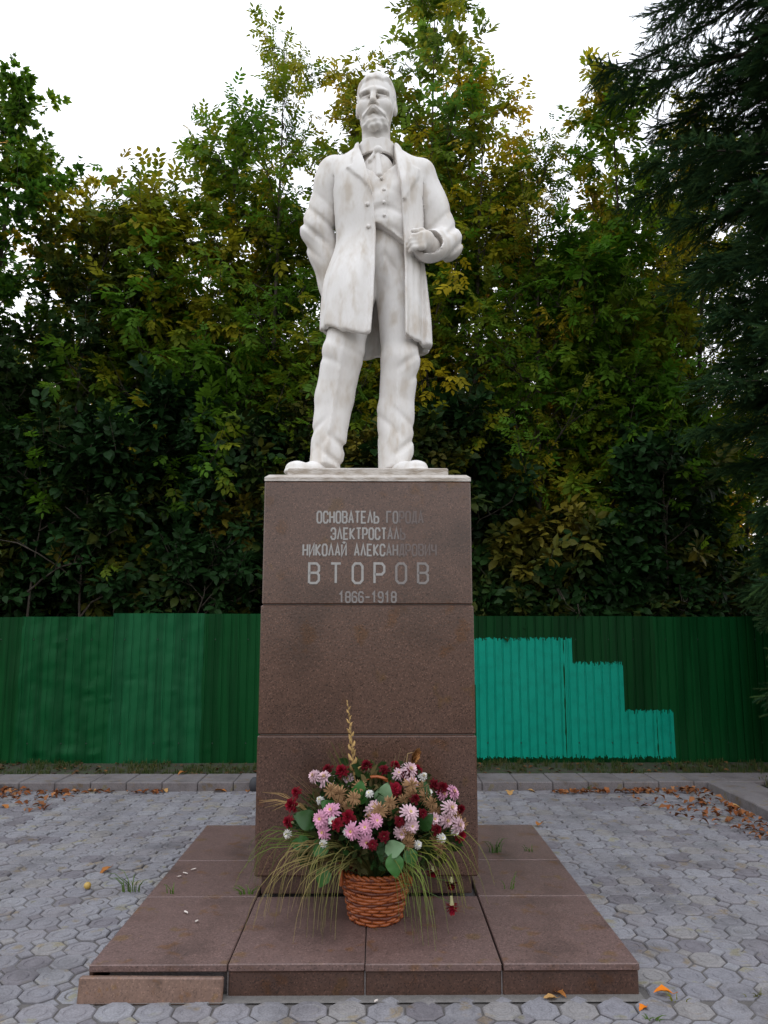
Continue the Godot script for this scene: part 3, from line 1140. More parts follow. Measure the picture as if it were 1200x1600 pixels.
func shoe_sd(p: Vector3, heel: Vector3, toe: Vector3) -> float:
	var ax := (toe - heel) * Vector3(1, 0, 1)
	var L := ax.length()
	ax /= L
	var q := p - heel
	var u := q.dot(ax)
	var v := q.dot(Vector3(-ax.z, 0, ax.x))
	var t := clampf(u / L, 0.0, 1.0)
	var half := 0.066 + 0.022 * sin(PI * clampf((t - 0.15) / 0.9, 0, 1)) - 0.012 * smoothstep(0.75, 1.0, t)
	var plan := Vector2(u - clampf(u, 0.02, L - 0.05), v).length() - half
	var top := lerpf(0.16, 0.08, smoothstep(0.1, 0.72, t)) - 0.9 * v * v * 5.0 - 0.02 * smoothstep(0.85, 1.02, u / L)
	var d := smax(plan, p.y - top, 0.03)
	# welt of the sole
	d = minf(d, maxf(plan - 0.008, maxf(p.y - 0.022, 0.0 - p.y)))
	if t < 0.62 and t > 0.3:
		d = maxf(d, 0.012 - p.y)
	return maxf(d, -p.y)


var HEAD := Transform3D(Basis(Vector3.UP, deg_to_rad(-7.0)) * Basis(Vector3.RIGHT, deg_to_rad(5.0)), Vector3(0.045, 2.635, 0.035))


func head_sd(pp: Vector3) -> float:
	var p := (HEAD.affine_inverse() * pp) / Vector3(1.06, 0.98, 1.06)
	var ax := Vector3(absf(p.x), p.y, p.z)
	var d := smin(ell(p, Vector3(0, 0.065, -0.03), Vector3(0.122, 0.165, 0.165)), ell(p, Vector3(0, -0.05, 0.03), Vector3(0.108, 0.165, 0.12)), 0.05)
	d = smin(d, cap(ax, Vector3(0, 0.048, 0.142), Vector3(0.08, 0.043, 0.112), 0.021, 0.02), 0.025)
	d = smax(d, -ell(ax, Vector3(0.052, 0.006, 0.142), Vector3(0.044, 0.034, 0.062)), 0.010)
	d = smin(d, ax.distance_to(Vector3(0.047, 0.004, 0.094)) - 0.027, 0.008)
	d = smin(d, cap(ax, Vector3(0.026, 0.018, 0.128), Vector3(0.072, 0.014, 0.112), 0.008, 0.008), 0.008)
	d = smin(d, cap(ax, Vector3(0.028, -0.016, 0.122), Vector3(0.07, -0.018, 0.108), 0.006, 0.006), 0.01)
	d = smin(d, ax.distance_to(Vector3(0.068, -0.045, 0.088)) - 0.04, 0.04)
	d = smin(d, cap(p, Vector3(0, 0.045, 0.138), Vector3(0, -0.052, 0.182), 0.014, 0.021), 0.018)
	d = smin(d, ax.distance_to(Vector3(0.02, -0.06, 0.157)) - 0.015, 0.012)
	d = smax(d, -(ax.distance_to(Vector3(0.010, -0.076, 0.172)) - 0.006), 0.006)
	# moustache, lip and short beard
	var hairy := smin(cap(ax, Vector3(0.004, -0.093, 0.156), Vector3(0.064, -0.122, 0.118), 0.024, 0.015), cap(ax, Vector3(0.06, -0.116, 0.12), Vector3(0.076, -0.135, 0.104), 0.012, 0.006), 0.01)
	d = smin(d, hairy + 0.0018 * sin(ax.x * 190.0 + p.y * 260.0), 0.008)
	d = smin(d, cap(ax, Vector3(0, -0.137, 0.138), Vector3(0.026, -0.137, 0.128), 0.011, 0.007), 0.012)
	var beard := smin(ell(p, Vector3(0, -0.178, 0.118), Vector3(0.046, 0.056, 0.036)), ell(ax, Vector3(0.05, -0.15, 0.066), Vector3(0.042, 0.05, 0.05)), 0.05)
	d = smin(d, beard + 0.003 * sin(p.x * 120.0 + p.y * 60.0) + 0.002 * sin(p.y * 160.0 - p.x * 40.0), 0.015)
	# ears
	var ear := maxf(ell(ax, Vector3(0.124, 0.0, -0.015), Vector3(0.017, 0.052, 0.033)), -ell(ax, Vector3(0.139, 0.006, -0.005), Vector3(0.009, 0.03, 0.017)))
	d = smin(d, ear, 0.008)
	# hair brushed up and back
	var hair := ell(p, Vector3(0, 0.095, -0.035), Vector3(0.134, 0.168, 0.172))
	hair += 0.004 * sin(p.x * 95.0 + 12.0 * p.y) * smoothstep(-0.02, 0.1, p.y)
	var line := 0.60 * (p.y - 0.142) - 0.80 * (p.z - 0.112) - 2.2 * maxf(0.0, ax.x - 0.055) * float(p.z > 0.02)
	hair = smax(hair, -line, 0.012)
	hair = maxf(hair, -0.055 - p.y)
	d = smin(d, hair, 0.008)
	return d


func figure_sd(p: Vector3) -> float:
	var d := smin(head_sd(p), cap(p, Vector3(0.05, 2.1, -0.04), Vector3(0.045, 2.46, 0.0), 0.108, 0.098), 0.035)
	# shirt front, standing collar and knotted tie
	d = smin(d, ell(p, Vector3(0.06, 2.08, 0.03), Vector3(0.13, 0.20, 0.145)), 0.02)
	var ring := Vector2(p.x - 0.05, p.z + 0.005).length()
	var col := maxf(absf(ring - 0.118 - 0.03 * (2.33 - p.y)) - 0.010, absf(p.y - 2.315) - 0.055 + 0.5 * maxf(0.0, 0.03 - absf(p.x - 0.055)) * float(p.z > 0))
	d = smin(d, col, 0.006)
	d = smin(d, ell(p, Vector3(0.058, 2.245, 0.155), Vector3(0.032, 0.03, 0.026)), 0.008)
	d = smin(d, cap(p, Vector3(0.058, 2.20, 0.155), Vector3(0.066, 2.05, 0.178), 0.018, 0.024), 0.008)
	d = smin(d, cap(p, Vector3(0.035, 2.225, 0.15), Vector3(0.005, 2.17, 0.155), 0.012, 0.017), 0.01)
	return d


func hand_sd(p: Vector3) -> float:
	# the fist lightly closed on the edge of the coat, thumb on top
	var d := smin(cap(p, Vector3(0.41, 1.545, 0.17), Vector3(0.375, 1.552, 0.235), 0.062, 0.05), cap(p, Vector3(0.375, 1.57, 0.245), Vector3(0.37, 1.525, 0.245), 0.04, 0.038), 0.03)
	for k in 4:
		var y := 1.572 - 0.027 * k
		var back: float = 0.012 * [1.0, 0.0, 0.4, 1.4][k]
		var a := Vector3(0.338 + back * 0.5, y, 0.268)
		var m := Vector3(0.276 + back, y - 0.010, 0.272)
		var e := Vector3(0.252 + back, y - 0.016, 0.232)
		var f := smin(cap(p, a, m, 0.019, 0.0165), cap(p, m, e, 0.0165, 0.0135), 0.012)
		d = smin(d, smin(f, cap(p, a, Vector3(0.375, 1.545, 0.24), 0.02, 0.032), 0.02), 0.012)
	var th := smin(cap(p, Vector3(0.385, 1.585, 0.225), Vector3(0.345, 1.61, 0.25), 0.028, 0.021), cap(p, Vector3(0.345, 1.61, 0.25), Vector3(0.285, 1.605, 0.262), 0.02, 0.0135), 0.012)
	return smin(d, th, 0.008)


func statue() -> void:
	var s := thing("statue", "whitewashed stone statue of a standing bearded man in a long open coat", "statue", STATUE)
	var coarse := 0.0105
	var b := MB.new()
	nets(b, coat_sd, Vector3(-0.53, 0.86, -0.34), Vector3(0.70, 2.40, 0.36), coarse)
	tag(part("coat", b.mesh(), M.white, s), "knee-length open coat with wide lapels, one arm behind the back", "")
	b = MB.new()
	nets(b, vest_sd, Vector3(-0.22, 1.50, -0.22), Vector3(0.38, 2.28, 0.26), 0.010)
	part("waistcoat", b.mesh(), M.white, s)
	b = MB.new()
	nets(b, trousers_sd, Vector3(-0.44, 0.0, -0.24), Vector3(0.40, 1.78, 0.26), 0.011)
	part("trousers", b.mesh(), M.white, s)
	for a in [[Vector3(-0.262, 0, -0.075), Vector3(-0.485, 0, 0.275)], [Vector3(0.165, 0, -0.10), Vector3(0.325, 0, 0.31)]]:
		b = MB.new()
		nets(b, shoe_sd.bind(a[0], a[1]), Vector3(minf(a[0].x, a[1].x) - 0.12, -0.03, -0.2), Vector3(maxf(a[0].x, a[1].x) + 0.12, 0.18, 0.42), 0.009)
		part("shoe", b.mesh(), M.white, s)
	b = MB.new()
	nets(b, figure_sd, Vector3(-0.16, 2.0, -0.24), Vector3(0.26, 2.96, 0.30), 0.0052)
	nets(b, hand_sd, Vector3(0.20, 1.44, 0.10), Vector3(0.50, 1.68, 0.32), 0.005)
	tag(part("figure", b.mesh(), M.white, s), "head with swept-up hair, moustache and short beard, and hand holding the coat's edge", "")
	for a in [[0.118, 1.74], [0.118, 1.83], [0.116, 1.92], [0.10, 2.01]]:
		b = MB.new()
		b.ball(Vector3.ZERO, Vector3(0.013, 0.013, 0.009), 5, 8)
		part("button", b.mesh(), M.white, s, Vector3(a[0] - 0.018, a[1], vest_loft.front(a[0] - 0.018, a[1]) + 0.003))
	for a in [[-0.012, 1.815], [-0.005, 1.665]]:
		b = MB.new()
		b.ball(Vector3.ZERO, Vector3(0.016, 0.016, 0.010), 5, 8)
		part("button", b.mesh(), M.white, s, Vector3(a[0], a[1], coat_loft.front(a[0], a[1]) + 0.006))
	# the rough base slab and the sloping cap on the pedestal
	b = MB.new()
	b.box(Vector3(-0.485, -0.056, -0.40), Vector3(0.485, 0.0, 0.40), 0.008)
	part("base_slab", b.mesh(), M.dirty_white, s)
	var c := MB.new()
	var q := [Vector3(-0.608, -0.1, 0.498), Vector3(0.608, -0.1, 0.498), Vector3(0.608, -0.078, 0.498), Vector3(-0.608, -0.078, 0.498), Vector3(-0.585, -0.057, 0.47), Vector3(0.585, -0.057, 0.47)]
	c.quad(q[0], q[1], q[2], q[3])
	c.quad(q[3], q[2], q[5], q[4])
	var bk := Vector3(1, 1, -1)
	c.quad(q[1] * bk, q[0] * bk, q[3] * bk, q[2] * bk)
	c.quad(q[2] * bk, q[3] * bk, q[4] * bk, q[5] * bk)
	c.quad(q[1], q[1] * bk, q[2] * bk, q[2])
	c.quad(q[2], q[2] * bk, q[5] * bk, q[5])
	c.quad(q[0] * bk, q[0], q[3], q[3] * bk)
	c.quad(q[3] * bk, q[3], q[4], q[4] * bk)
	c.quad(q[4], q[5], q[5] * bk, q[4] * bk)
	part("cap_slab", c.mesh(), M.dirty_white, s)




# ------------------------------------------------------------------ trees
func leaflet(b: MB, base: Vector3, d: Vector3, up: Vector3, len_: float, wid: float) -> void:
	# one leaf, folded along its midrib and bent down at its tip
	var s := d.cross(up).normalized()
	var nn := s.cross(d).normalized()
	var m1 := base + d * len_ * 0.5 - nn * wid * 0.04
	var tip := base + d * len_ - nn * len_ * 0.16
	var a0 := base + d * len_ * 0.22 - nn * wid * 0.03
	for e in [1.0, -1.0]:
		var l1: Vector3 = base + d * len_ * 0.24 + s * e * wid * 0.43 + nn * wid * 0.07
		var l2: Vector3 = base + d * len_ * 0.60 + s * e * wid * 0.44 + nn * wid * 0.03 - nn * len_ * 0.03
		if e > 0:
			b.tri(base, a0, l1)
			b.quad(a0, m1, l2, l1)
			b.tri(m1, tip, l2)
		else:
			b.tri(base, l1, a0)
			b.quad(a0, l1, l2, m1)
			b.tri(m1, l2, tip)


func sprig_compound(sd: int, size := 1.0) -> ArrayMesh:
	# a feathered leaf: a stalk with seven leaflets
	var r := RandomNumberGenerator.new()
	r.seed = sd
	var b := MB.new()
	for k in 7:
		var t := 0.35 + 0.65 * (k / 2) / 3.0
		var p := Vector3(0, 0.20 * t, -0.03 * t * t)
		var side := 1.0 if k % 2 else -1.0
		var d := Vector3(side * 0.85, 0.55, r.randf_range(-0.35, 0.15)).normalized()
		if k == 6:
			d = Vector3(0.05, 1, -0.25).normalized()
		b.tint = Color.WHITE * r.randf_range(0.8, 1.15)
		leaflet(b, p, d, Vector3(r.randf_range(-0.4, 0.4), 0.1, 1), size * r.randf_range(0.075, 0.115), size * r.randf_range(0.032, 0.05))
	return b.mesh()


func sprig_broad(sd: int, n := 5, size := 0.12) -> ArrayMesh:
	# a twig end with broad leaves
	var r := RandomNumberGenerator.new()
	r.seed = sd
	var b := MB.new()
	for k in n:
		var a := k * 2.4 + r.randf_range(-0.4, 0.4)
		var d := Vector3(cos(a) * 0.9, 0.45 + 0.1 * k, sin(a) * 0.55).normalized()
		b.tint = Color.WHITE * r.randf_range(0.8, 1.15)
		var s := size * r.randf_range(0.75, 1.15)
		leaflet(b, Vector3(0, 0.03 * k, 0) + d * 0.02, d, Vector3(r.randf_range(-0.3, 0.3), -0.2, 1), s, s * 0.62)
	return b.mesh()


func sprig_lobed(sd: int) -> ArrayMesh:
	# a maple twig: three five-lobed leaves
	var r := RandomNumberGenerator.new()
	r.seed = sd
	var b := MB.new()
	for k in 3:
		var a := k * 2.1 + r.randf_range(-0.4, 0.4)
		var d := Vector3(cos(a), 0.35, sin(a) * 0.5).normalized()
		var up := Vector3(r.randf_range(-0.3, 0.3), -0.2, 1)
		var s := d.cross(up).normalized()
		b.tint = Color.WHITE * r.randf_range(0.8, 1.15)
		var c := d * 0.06 + Vector3(0, 0.04 * k, 0)
		for l in 5:
			var t := (l - 2) * 0.72
			leaflet(b, c, d * cos(t) + s * sin(t), up, [0.06, 0.085, 0.10, 0.085, 0.06][l], 0.05)
	return b.mesh()


func facing(d: Vector3, up: Vector3, size: float, p: Vector3) -> Transform3D:
	# y along the stalk, z along the side of the leaf that looks up
	var y := d.normalized()
	var x := y.cross(up).normalized()
	if x.length_squared() < 0.1:
		x = Vector3.RIGHT
	return Transform3D(Basis(x, y, x.cross(y)).scaled(Vector3.ONE * size), p)


func rdir(r: RandomNumberGenerator) -> Vector3:
	return Vector3(r.randfn(), r.randfn(), r.randfn()).normalized()


func make_tree(called: String, label: String, group: String, base: Vector3, h: float, spread: float, o: Dictionary) -> void:
	var t := thing(called, label, o.get("category", "tree"), base, 0.0, group)
	var r := RandomNumberGenerator.new()
	r.seed = o.get("seed", 1)
	var stems: int = o.get("stems", 4)
	var branches: int = o.get("branches", 22)
	var twigs: int = o.get("twigs", 8)
	var sprigs: int = o.get("sprigs", 8)
	var low: float = o.get("low", 0.3)
	var size: float = o.get("size", 1.0)
	var tb := MB.new()
	var bb := MB.new()
	var where := []
	var tints := PackedColorArray()
	var green: Color = o.get("green", Color(0.075, 0.17, 0.012))
	var turned: Color = o.get("turned", Color(0.27, 0.25, 0.014))
	var share: float = o.get("share", 0.3)
	var patch := FastNoiseLite.new()
	patch.seed = o.get("seed", 1)
	patch.frequency = 0.55
	for s in stems:
		var az := TAU * (s + r.randf() * 0.6) / stems
		var lean := Vector3(cos(az), 0, sin(az) * 0.7) * spread * (0.5 if stems > 1 else 0.12)
		var hh: float = h * (1.0 if s == 0 else r.randf_range(0.5, 0.88))
		if s == 0:
			lean *= 0.35
		var path := []
		var rad := []
		var r0: float = o.get("girth", 0.075) * r.randf_range(0.7, 1.0)
		var wig := Vector3(r.randf_range(-1, 1), 0, r.randf_range(-1, 1)) * 0.3
		for k in 9:
			var u := k / 8.0
			path.append(Vector3(cos(az), 0, sin(az)) * 0.08 * stems + lean * pow(u, 1.4) + wig * sin(u * 5.0) * u + Vector3(0, -0.05 + hh * u, 0))
			rad.append(maxf(r0 * pow(1.0 - u, 0.8), 0.007))
		tb.tube(path, rad, 7)
		for k in branches:
			var u := low + (1.0 - low) * pow((k + r.randf()) / branches, 0.85)
			var f := u * 8.0
			var i := mini(int(f), 7)
			var p0: Vector3 = path[i].lerp(path[i + 1], f - i)
			var a2 := k * 2.39996 + r.randf_range(-0.5, 0.5)
			var out := Vector3(cos(a2), 0, sin(a2))
			var rise := lerpf(0.25, 1.3, u) * r.randf_range(0.7, 1.3)
			var d := (out + Vector3(0, rise, 0)).normalized()
			var bl: float = spread * (0.4 + 0.75 * sin(PI * pow(1.02 - u, 1.2)) * (1.0 - 0.3 * u)) * r.randf_range(0.65, 1.15)
			var bp := []
			for j in 5:
				var v := j / 4.0
				bp.append(p0 + d * bl * v + Vector3(0, bl * (o.get("droop", -0.05)) * v * v, 0) + rdir(r) * 0.03)
			if base.z + bp[4].z > -9.4:
				continue
			bb.tube(bp, [0.028 * (1.1 - u), 0.02 * (1.1 - u), 0.014 * (1.1 - u), 0.008, 0.004], 4, false)
			for w in twigs:
				var v := 0.22 + 0.78 * (w + r.randf()) / twigs
				var g := minf(v, 0.999) * 4.0
				var q: Vector3 = bp[int(g)].lerp(bp[int(g) + 1], g - int(g))
				var td := (d * 0.6 + rdir(r) * 0.8 + Vector3(0, 0.22, 0)).normalized()
				var tl := r.randf_range(0.35, 0.85) * minf(1.0, spread * 0.6)
				if w == twigs - 1:
					td = (d + Vector3(0, 0.5, 0)).normalized()
				if base.z + q.z + td.z * tl > -9.36:
					continue
				bb.tube([q, q + td * tl * 0.5, q + td * tl + Vector3(0, -0.05 * tl, 0)], [0.006, 0.004, 0.002], 3, false)
				var tone := patch.get_noise_3dv(q + base) * 1.6
				for m in sprigs:
					var e := 0.15 + 0.9 * (m + r.randf()) / sprigs
					var p := q + td * tl * e
					var sd := (td * 0.5 + rdir(r) * 0.75 + Vector3(0, -0.28, 0)).normalized()
					if base.z + p.z > -9.4:
						continue
					where.append(facing(sd, (Vector3(0, 1, 0.25) + rdir(r) * 0.6).normalized(), size * r.randf_range(0.5, 1.35), p))
					var mixv := clampf(share + tone + 0.35 * (u - 0.5) + r.randf_range(-0.22, 0.22), 0, 1)
					tints.append(green.lerp(turned, mixv * mixv) * r.randf_range(0.75, 1.25))
	part("trunk", tb.mesh(), M.bark, t)
	var br := part("branches", bb.mesh(), M.bark, t)
	br.set_meta("kind", "stuff")
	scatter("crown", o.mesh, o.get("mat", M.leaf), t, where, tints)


func trees() -> void:
	var comp := sprig_compound(3)
	var kinds := [comp, sprig_compound(13, 0.82), sprig_compound(23, 1.2)]
	var lobed := sprig_lobed(4)
	var broad := sprig_broad(5)
	var big := sprig_broad(6, 6, 0.13)
	var by_px := func(px: float, top: float, d: float) -> Array:
		var p := at(px, top, d)
		return [Vector3(p.x, 0.05, -d), p.y - 0.05]
	var G1 := "trees of the front row beyond the fence"
	var G2 := "trees farther back in the wood"
	var front := [
		["maple_tree", "dark green maple at the left edge of the picture, lobed leaves against the sky", -35, 235, 10.4, 1.9, {"mesh": lobed, "green": Color(0.045, 0.125, 0.013), "turned": Color(0.12, 0.19, 0.012), "share": 0.15, "stems": 3, "branches": 26, "girth": 0.16, "size": 1.15}],
		["boxelder_tree", "low dense brown-green tree right of the maple, flattish dark crown below the gap of sky", 200, 375, 11.6, 1.7, {"mesh": comp, "turned": Color(0.20, 0.17, 0.016), "share": 0.4, "branches": 24}],
		["boxelder_tree", "green ash-leaved tree with thin wispy top, left of the statue's raised shoulder", 335, 225, 11.4, 1.6, {"mesh": comp, "share": 0.22, "branches": 32, "size": 1.2}],
		["boxelder_tree", "olive-yellow tall thin tree whose loose top rises just left of the statue's head", 432, 110, 11.3, 1.1, {"mesh": comp, "turned": Color(0.36, 0.32, 0.014), "share": 0.45, "branches": 24, "stems": 2}],
		["boxelder_tree", "tallest tree, pale green airy top directly above the statue's head", 630, -60, 11.7, 1.4, {"mesh": comp, "green": Color(0.11, 0.22, 0.03), "share": 0.32, "branches": 26}],
		["boxelder_tree", "golden-leaved tree right behind the statue's bent elbow", 705, 150, 11.2, 1.35, {"mesh": comp, "turned": Color(0.42, 0.33, 0.014), "share": 0.5, "branches": 24}],
		["boxelder_tree", "yellow-brown shorter tree between the golden tree and the green pair at right", 812, 265, 11.0, 1.3, {"mesh": comp, "turned": Color(0.34, 0.27, 0.018), "share": 0.4, "branches": 22, "stems": 2}],
		["boxelder_tree", "green tree with pointed leafy top and thin tip, left of the spruce's long bough", 925, 175, 11.3, 1.2, {"mesh": comp, "green": Color(0.08, 0.20, 0.014), "share": 0.26, "branches": 24}],
		["boxelder_tree", "bushy green and yellow tree top touching the spruce's left side", 1030, 225, 11.2, 1.3, {"mesh": comp, "turned": Color(0.30, 0.28, 0.014), "share": 0.42, "branches": 24}],
		["boxelder_tree", "green tree mostly hidden behind the dark spruce at right", 1150, 260, 11.8, 1.6, {"mesh": comp, "share": 0.3, "branches": 20}],
		["boxelder_tree", "dark green tree filling the wood below the dip of sky right of the maple", 95, 430, 11.0, 1.7, {"mesh": lobed, "green": Color(0.025, 0.055, 0.014), "share": 0.12, "branches": 20}],
		["boxelder_tree", "leafy tree straight behind the statue's coat and legs", 560, 330, 11.9, 1.6, {"mesh": comp, "share": 0.34, "branches": 24}],
	]
	var n := 1
	for a in front:
		var pl: Array = by_px.call(float(a[2]), float(a[3]), a[4])
		a[6].seed = n * 13
		if a[6].mesh == comp:
			a[6].mesh = kinds[n % 3]
		make_tree(a[0], a[1], G1, pl[0], pl[1], a[5], a[6])
		n += 1
	var back := [
		["forest_tree", "dark tree deep in the wood behind the maple at far left", 20, 600, 14.5, 2.4],
		["forest_tree", "dark tree deep in the wood seen below the brown-green low crown", 190, 640, 14.0, 2.2],
		["forest_tree", "dark tree deep in the wood left of the statue's legs", 360, 620, 14.8, 2.3],
		["forest_tree", "dark tree deep in the wood seen between statue and pedestal's left side", 480, 610, 13.6, 2.0],
		["forest_tree", "dark tree deep in the wood right of the statue's knees", 700, 590, 14.2, 2.1],
		["forest_tree", "dark tree deep in the wood behind the yellow branch right of the statue", 800, 610, 14.6, 2.0],
	]
	for a in back:
		var pl: Array = by_px.call(float(a[2]), float(a[3]), a[4])
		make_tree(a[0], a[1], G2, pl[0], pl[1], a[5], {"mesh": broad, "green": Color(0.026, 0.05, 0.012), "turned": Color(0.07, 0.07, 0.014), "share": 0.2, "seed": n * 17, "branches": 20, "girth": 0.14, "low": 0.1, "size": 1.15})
		n += 1
	# bare dark trunks in front of the bright gap at right
	for a in [[905, 17.0, 0.09, "thin dark trunk in the bright gap of the wood, left one of the row"], [955, 15.0, 0.07, "slim dark trunk in the bright gap, second in the row"], [1036, 13.5, 0.13, "thickest dark trunk in the bright gap, left of the spruce's lower boughs"], [1000, 18.5, 0.08, "faint thin trunk in the bright gap, just left of the thickest one"], [860, 16.0, 0.08, "slim dark trunk behind the leaves left of the bright gap"]]:
		var p := at(float(a[0]), 800, a[1])
		make_tree("bare_trunk_tree", a[3], "dark trunks in the bright gap of the wood", Vector3(p.x, 0.05, p.z), 9.2, 1.5, {"mesh": broad, "stems": 1, "branches": 22, "twigs": 6, "low": 0.66, "girth": a[2], "seed": n * 5, "green": Color(0.03, 0.055, 0.012)})
		n += 1
	# broad-leaved shrubs just behind the fence, low shade put into their greens
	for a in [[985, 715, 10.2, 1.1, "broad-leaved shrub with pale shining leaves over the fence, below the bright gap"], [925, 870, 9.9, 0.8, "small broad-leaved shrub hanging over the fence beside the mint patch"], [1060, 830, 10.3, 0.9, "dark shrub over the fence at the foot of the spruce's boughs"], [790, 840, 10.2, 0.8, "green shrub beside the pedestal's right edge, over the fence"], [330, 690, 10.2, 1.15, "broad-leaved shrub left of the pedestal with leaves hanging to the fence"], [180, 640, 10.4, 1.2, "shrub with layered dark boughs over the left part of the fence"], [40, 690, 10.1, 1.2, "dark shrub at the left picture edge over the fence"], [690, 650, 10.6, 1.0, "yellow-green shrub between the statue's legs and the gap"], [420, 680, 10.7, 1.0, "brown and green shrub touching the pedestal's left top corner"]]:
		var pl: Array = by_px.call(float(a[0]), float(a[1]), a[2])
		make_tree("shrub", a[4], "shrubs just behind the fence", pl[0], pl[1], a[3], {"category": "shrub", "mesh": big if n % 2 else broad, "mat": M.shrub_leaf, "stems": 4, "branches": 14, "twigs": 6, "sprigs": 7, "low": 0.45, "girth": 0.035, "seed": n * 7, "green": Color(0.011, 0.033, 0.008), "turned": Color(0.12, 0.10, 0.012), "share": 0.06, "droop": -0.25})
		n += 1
	# undergrowth and the far wood, each one mass
	var r := RandomNumberGenerator.new()
	r.seed = 99
	var where := []
	var tints := PackedColorArray()
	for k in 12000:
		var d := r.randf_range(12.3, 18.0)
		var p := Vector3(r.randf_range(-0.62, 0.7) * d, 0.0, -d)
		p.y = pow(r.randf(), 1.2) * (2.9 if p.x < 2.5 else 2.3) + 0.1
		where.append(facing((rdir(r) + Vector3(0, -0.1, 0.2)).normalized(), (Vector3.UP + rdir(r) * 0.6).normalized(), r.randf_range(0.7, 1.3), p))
		tints.append(Color(0.014, 0.032, 0.008) * r.randf_range(0.6, 1.5))  # leaf green kept near black, painting the shade low in the wood
	tag(scatter("undergrowth", broad, M.leaf, self, where, tints), "leafy undergrowth of the wood close behind the fence, shade put into its green", "undergrowth")
	where = []
	tints = PackedColorArray()
	for k in 7500:
		var d := r.randf_range(20.0, 30.0)
		var p := Vector3(r.randf_range(-0.72, 0.8) * d, 0.0, -d)
		var u: float = p.x / d
		var top := 7.6 + 1.3 * sin(p.x * 1.1) + 0.8 * sin(p.x * 2.7)
		if u > 0.2 and u < 0.42:
			top = 4.9 + 0.5 * sin(p.x * 3.0)
		p.y = pow(r.randf(), 0.8) * top
		where.append(facing((rdir(r) + Vector3(0, -0.1, 0.2)).normalized(), (Vector3.UP + rdir(r) * 0.6).normalized(), r.randf_range(2.0, 3.4), p))
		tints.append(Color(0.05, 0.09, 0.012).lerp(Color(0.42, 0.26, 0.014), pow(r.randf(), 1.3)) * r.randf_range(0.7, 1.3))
	tag(scatter("far_wood", broad, M.leaf, self, where, tints), "far part of the wood behind the trees, touched by evening sun", "wood")


func spruce() -> void:
	var base := Vector3(5.05, 0.05, -7.9)
	var t := thing("spruce_tree", "tall dark blue-green spruce at the right edge, boughs reaching over the fence", "tree", base)
	var r := RandomNumberGenerator.new()
	r.seed = 31
	var tb := MB.new()
	var path := []
	var rad := []
	for k in 12:
		path.append(Vector3(0.05 * sin(k), k * 1.3 - 0.1, 0.04 * cos(k * 2)))
		rad.append(0.22 * (1.0 - k / 12.5))
	tb.tube(path, rad, 9)
	part("trunk", tb.mesh(), M.bark, t)
	# a twig end set round with needles
	var sb := MB.new()
	for k in 60:
		var u := k / 60.0
		var a := k * 2.39996
		var p := Vector3(0, 0.15 * u, 0)
		var d := Vector3(cos(a), 0.75 + 0.7 * u, sin(a)).normalized()
		var s := d.cross(Vector3.UP).normalized() * 0.0034
		sb.tint = Color.WHITE * r.randf_range(0.7, 1.2)
		sb.tri(p - s, p + s, p + d * 0.03)
	sb.tint = Color(1.2, 0.7, 0.5)
	sb.tri(Vector3(-0.002, 0, 0), Vector3(0.002, 0, 0), Vector3(0, 0.15, 0))
	var sprig := sb.mesh()
	var bb := MB.new()
	var where := []
	var tints := PackedColorArray()
	var h := 0.75
	var n := 0
	while h < 12.5:
		var reach := minf(0.95 + 0.13 * h, 2.0) + 0.4 * smoothstep(7.0, 8.4, h) * (1.0 if h < 9.5 else 1.0 - (h - 9.5) * 0.06)
		for k in 5:
			var az := n * 2.39996 + r.randf_range(-0.3, 0.3)
			n += 1
			var out := Vector3(cos(az), 0, sin(az))
			var L := reach * r.randf_range(0.5, 1.15)
			var bp := []
			for j in 9:
				var v := j / 8.0
				bp.append(Vector3(0, h, 0) + out * L * v + Vector3(0, L * (-0.38 * v * (1.0 - 0.35 * v) + 0.10 * v * v * v), 0) + rdir(r) * 0.02)
			bb.tube(bp, [0.035, 0.03, 0.026, 0.022, 0.018, 0.014, 0.01, 0.007, 0.004], 5, false)
			var side := out.cross(Vector3.UP)
			var tone := r.randf_range(0.75, 1.3)
			for j in 34:
				var v := 0.12 + 0.88 * (j + r.randf()) / 34.0
				var g := minf(v, 0.999) * 8.0
				var q: Vector3 = bp[int(g)].lerp(bp[int(g) + 1], g - int(g))
				var sg := 1.0 if j % 2 else -1.0
				var tl := (0.16 + 0.42 * sin(PI * minf(1.0, 1.12 - v) * 0.62)) * r.randf_range(0.7, 1.15)
				var td := (out * 0.75 + side * sg * r.randf_range(0.35, 1.0) + Vector3(0, r.randf_range(-0.55, 0.12), 0)).normalized()
				var steps := int(tl / 0.085) + 1
				for m in steps:
					var e := m / float(steps)
					var p := q + td * tl * e + Vector3(0, -0.22 * tl * e * e, 0)
					for s2 in 3:
						var sd := (td + rdir(r) * 0.55 + Vector3(0, -0.15, 0)).normalized()
						where.append(facing(sd, Vector3(0.1, 1, 0.3).normalized(), r.randf_range(0.75, 1.15), p))
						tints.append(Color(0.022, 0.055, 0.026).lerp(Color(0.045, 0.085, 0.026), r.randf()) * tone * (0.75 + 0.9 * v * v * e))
		h += 0.36
	var br := part("branches", bb.mesh(), M.bark, t)
	br.set_meta("kind", "stuff")
	scatter("needles", sprig, M.needle, t, where, tints)


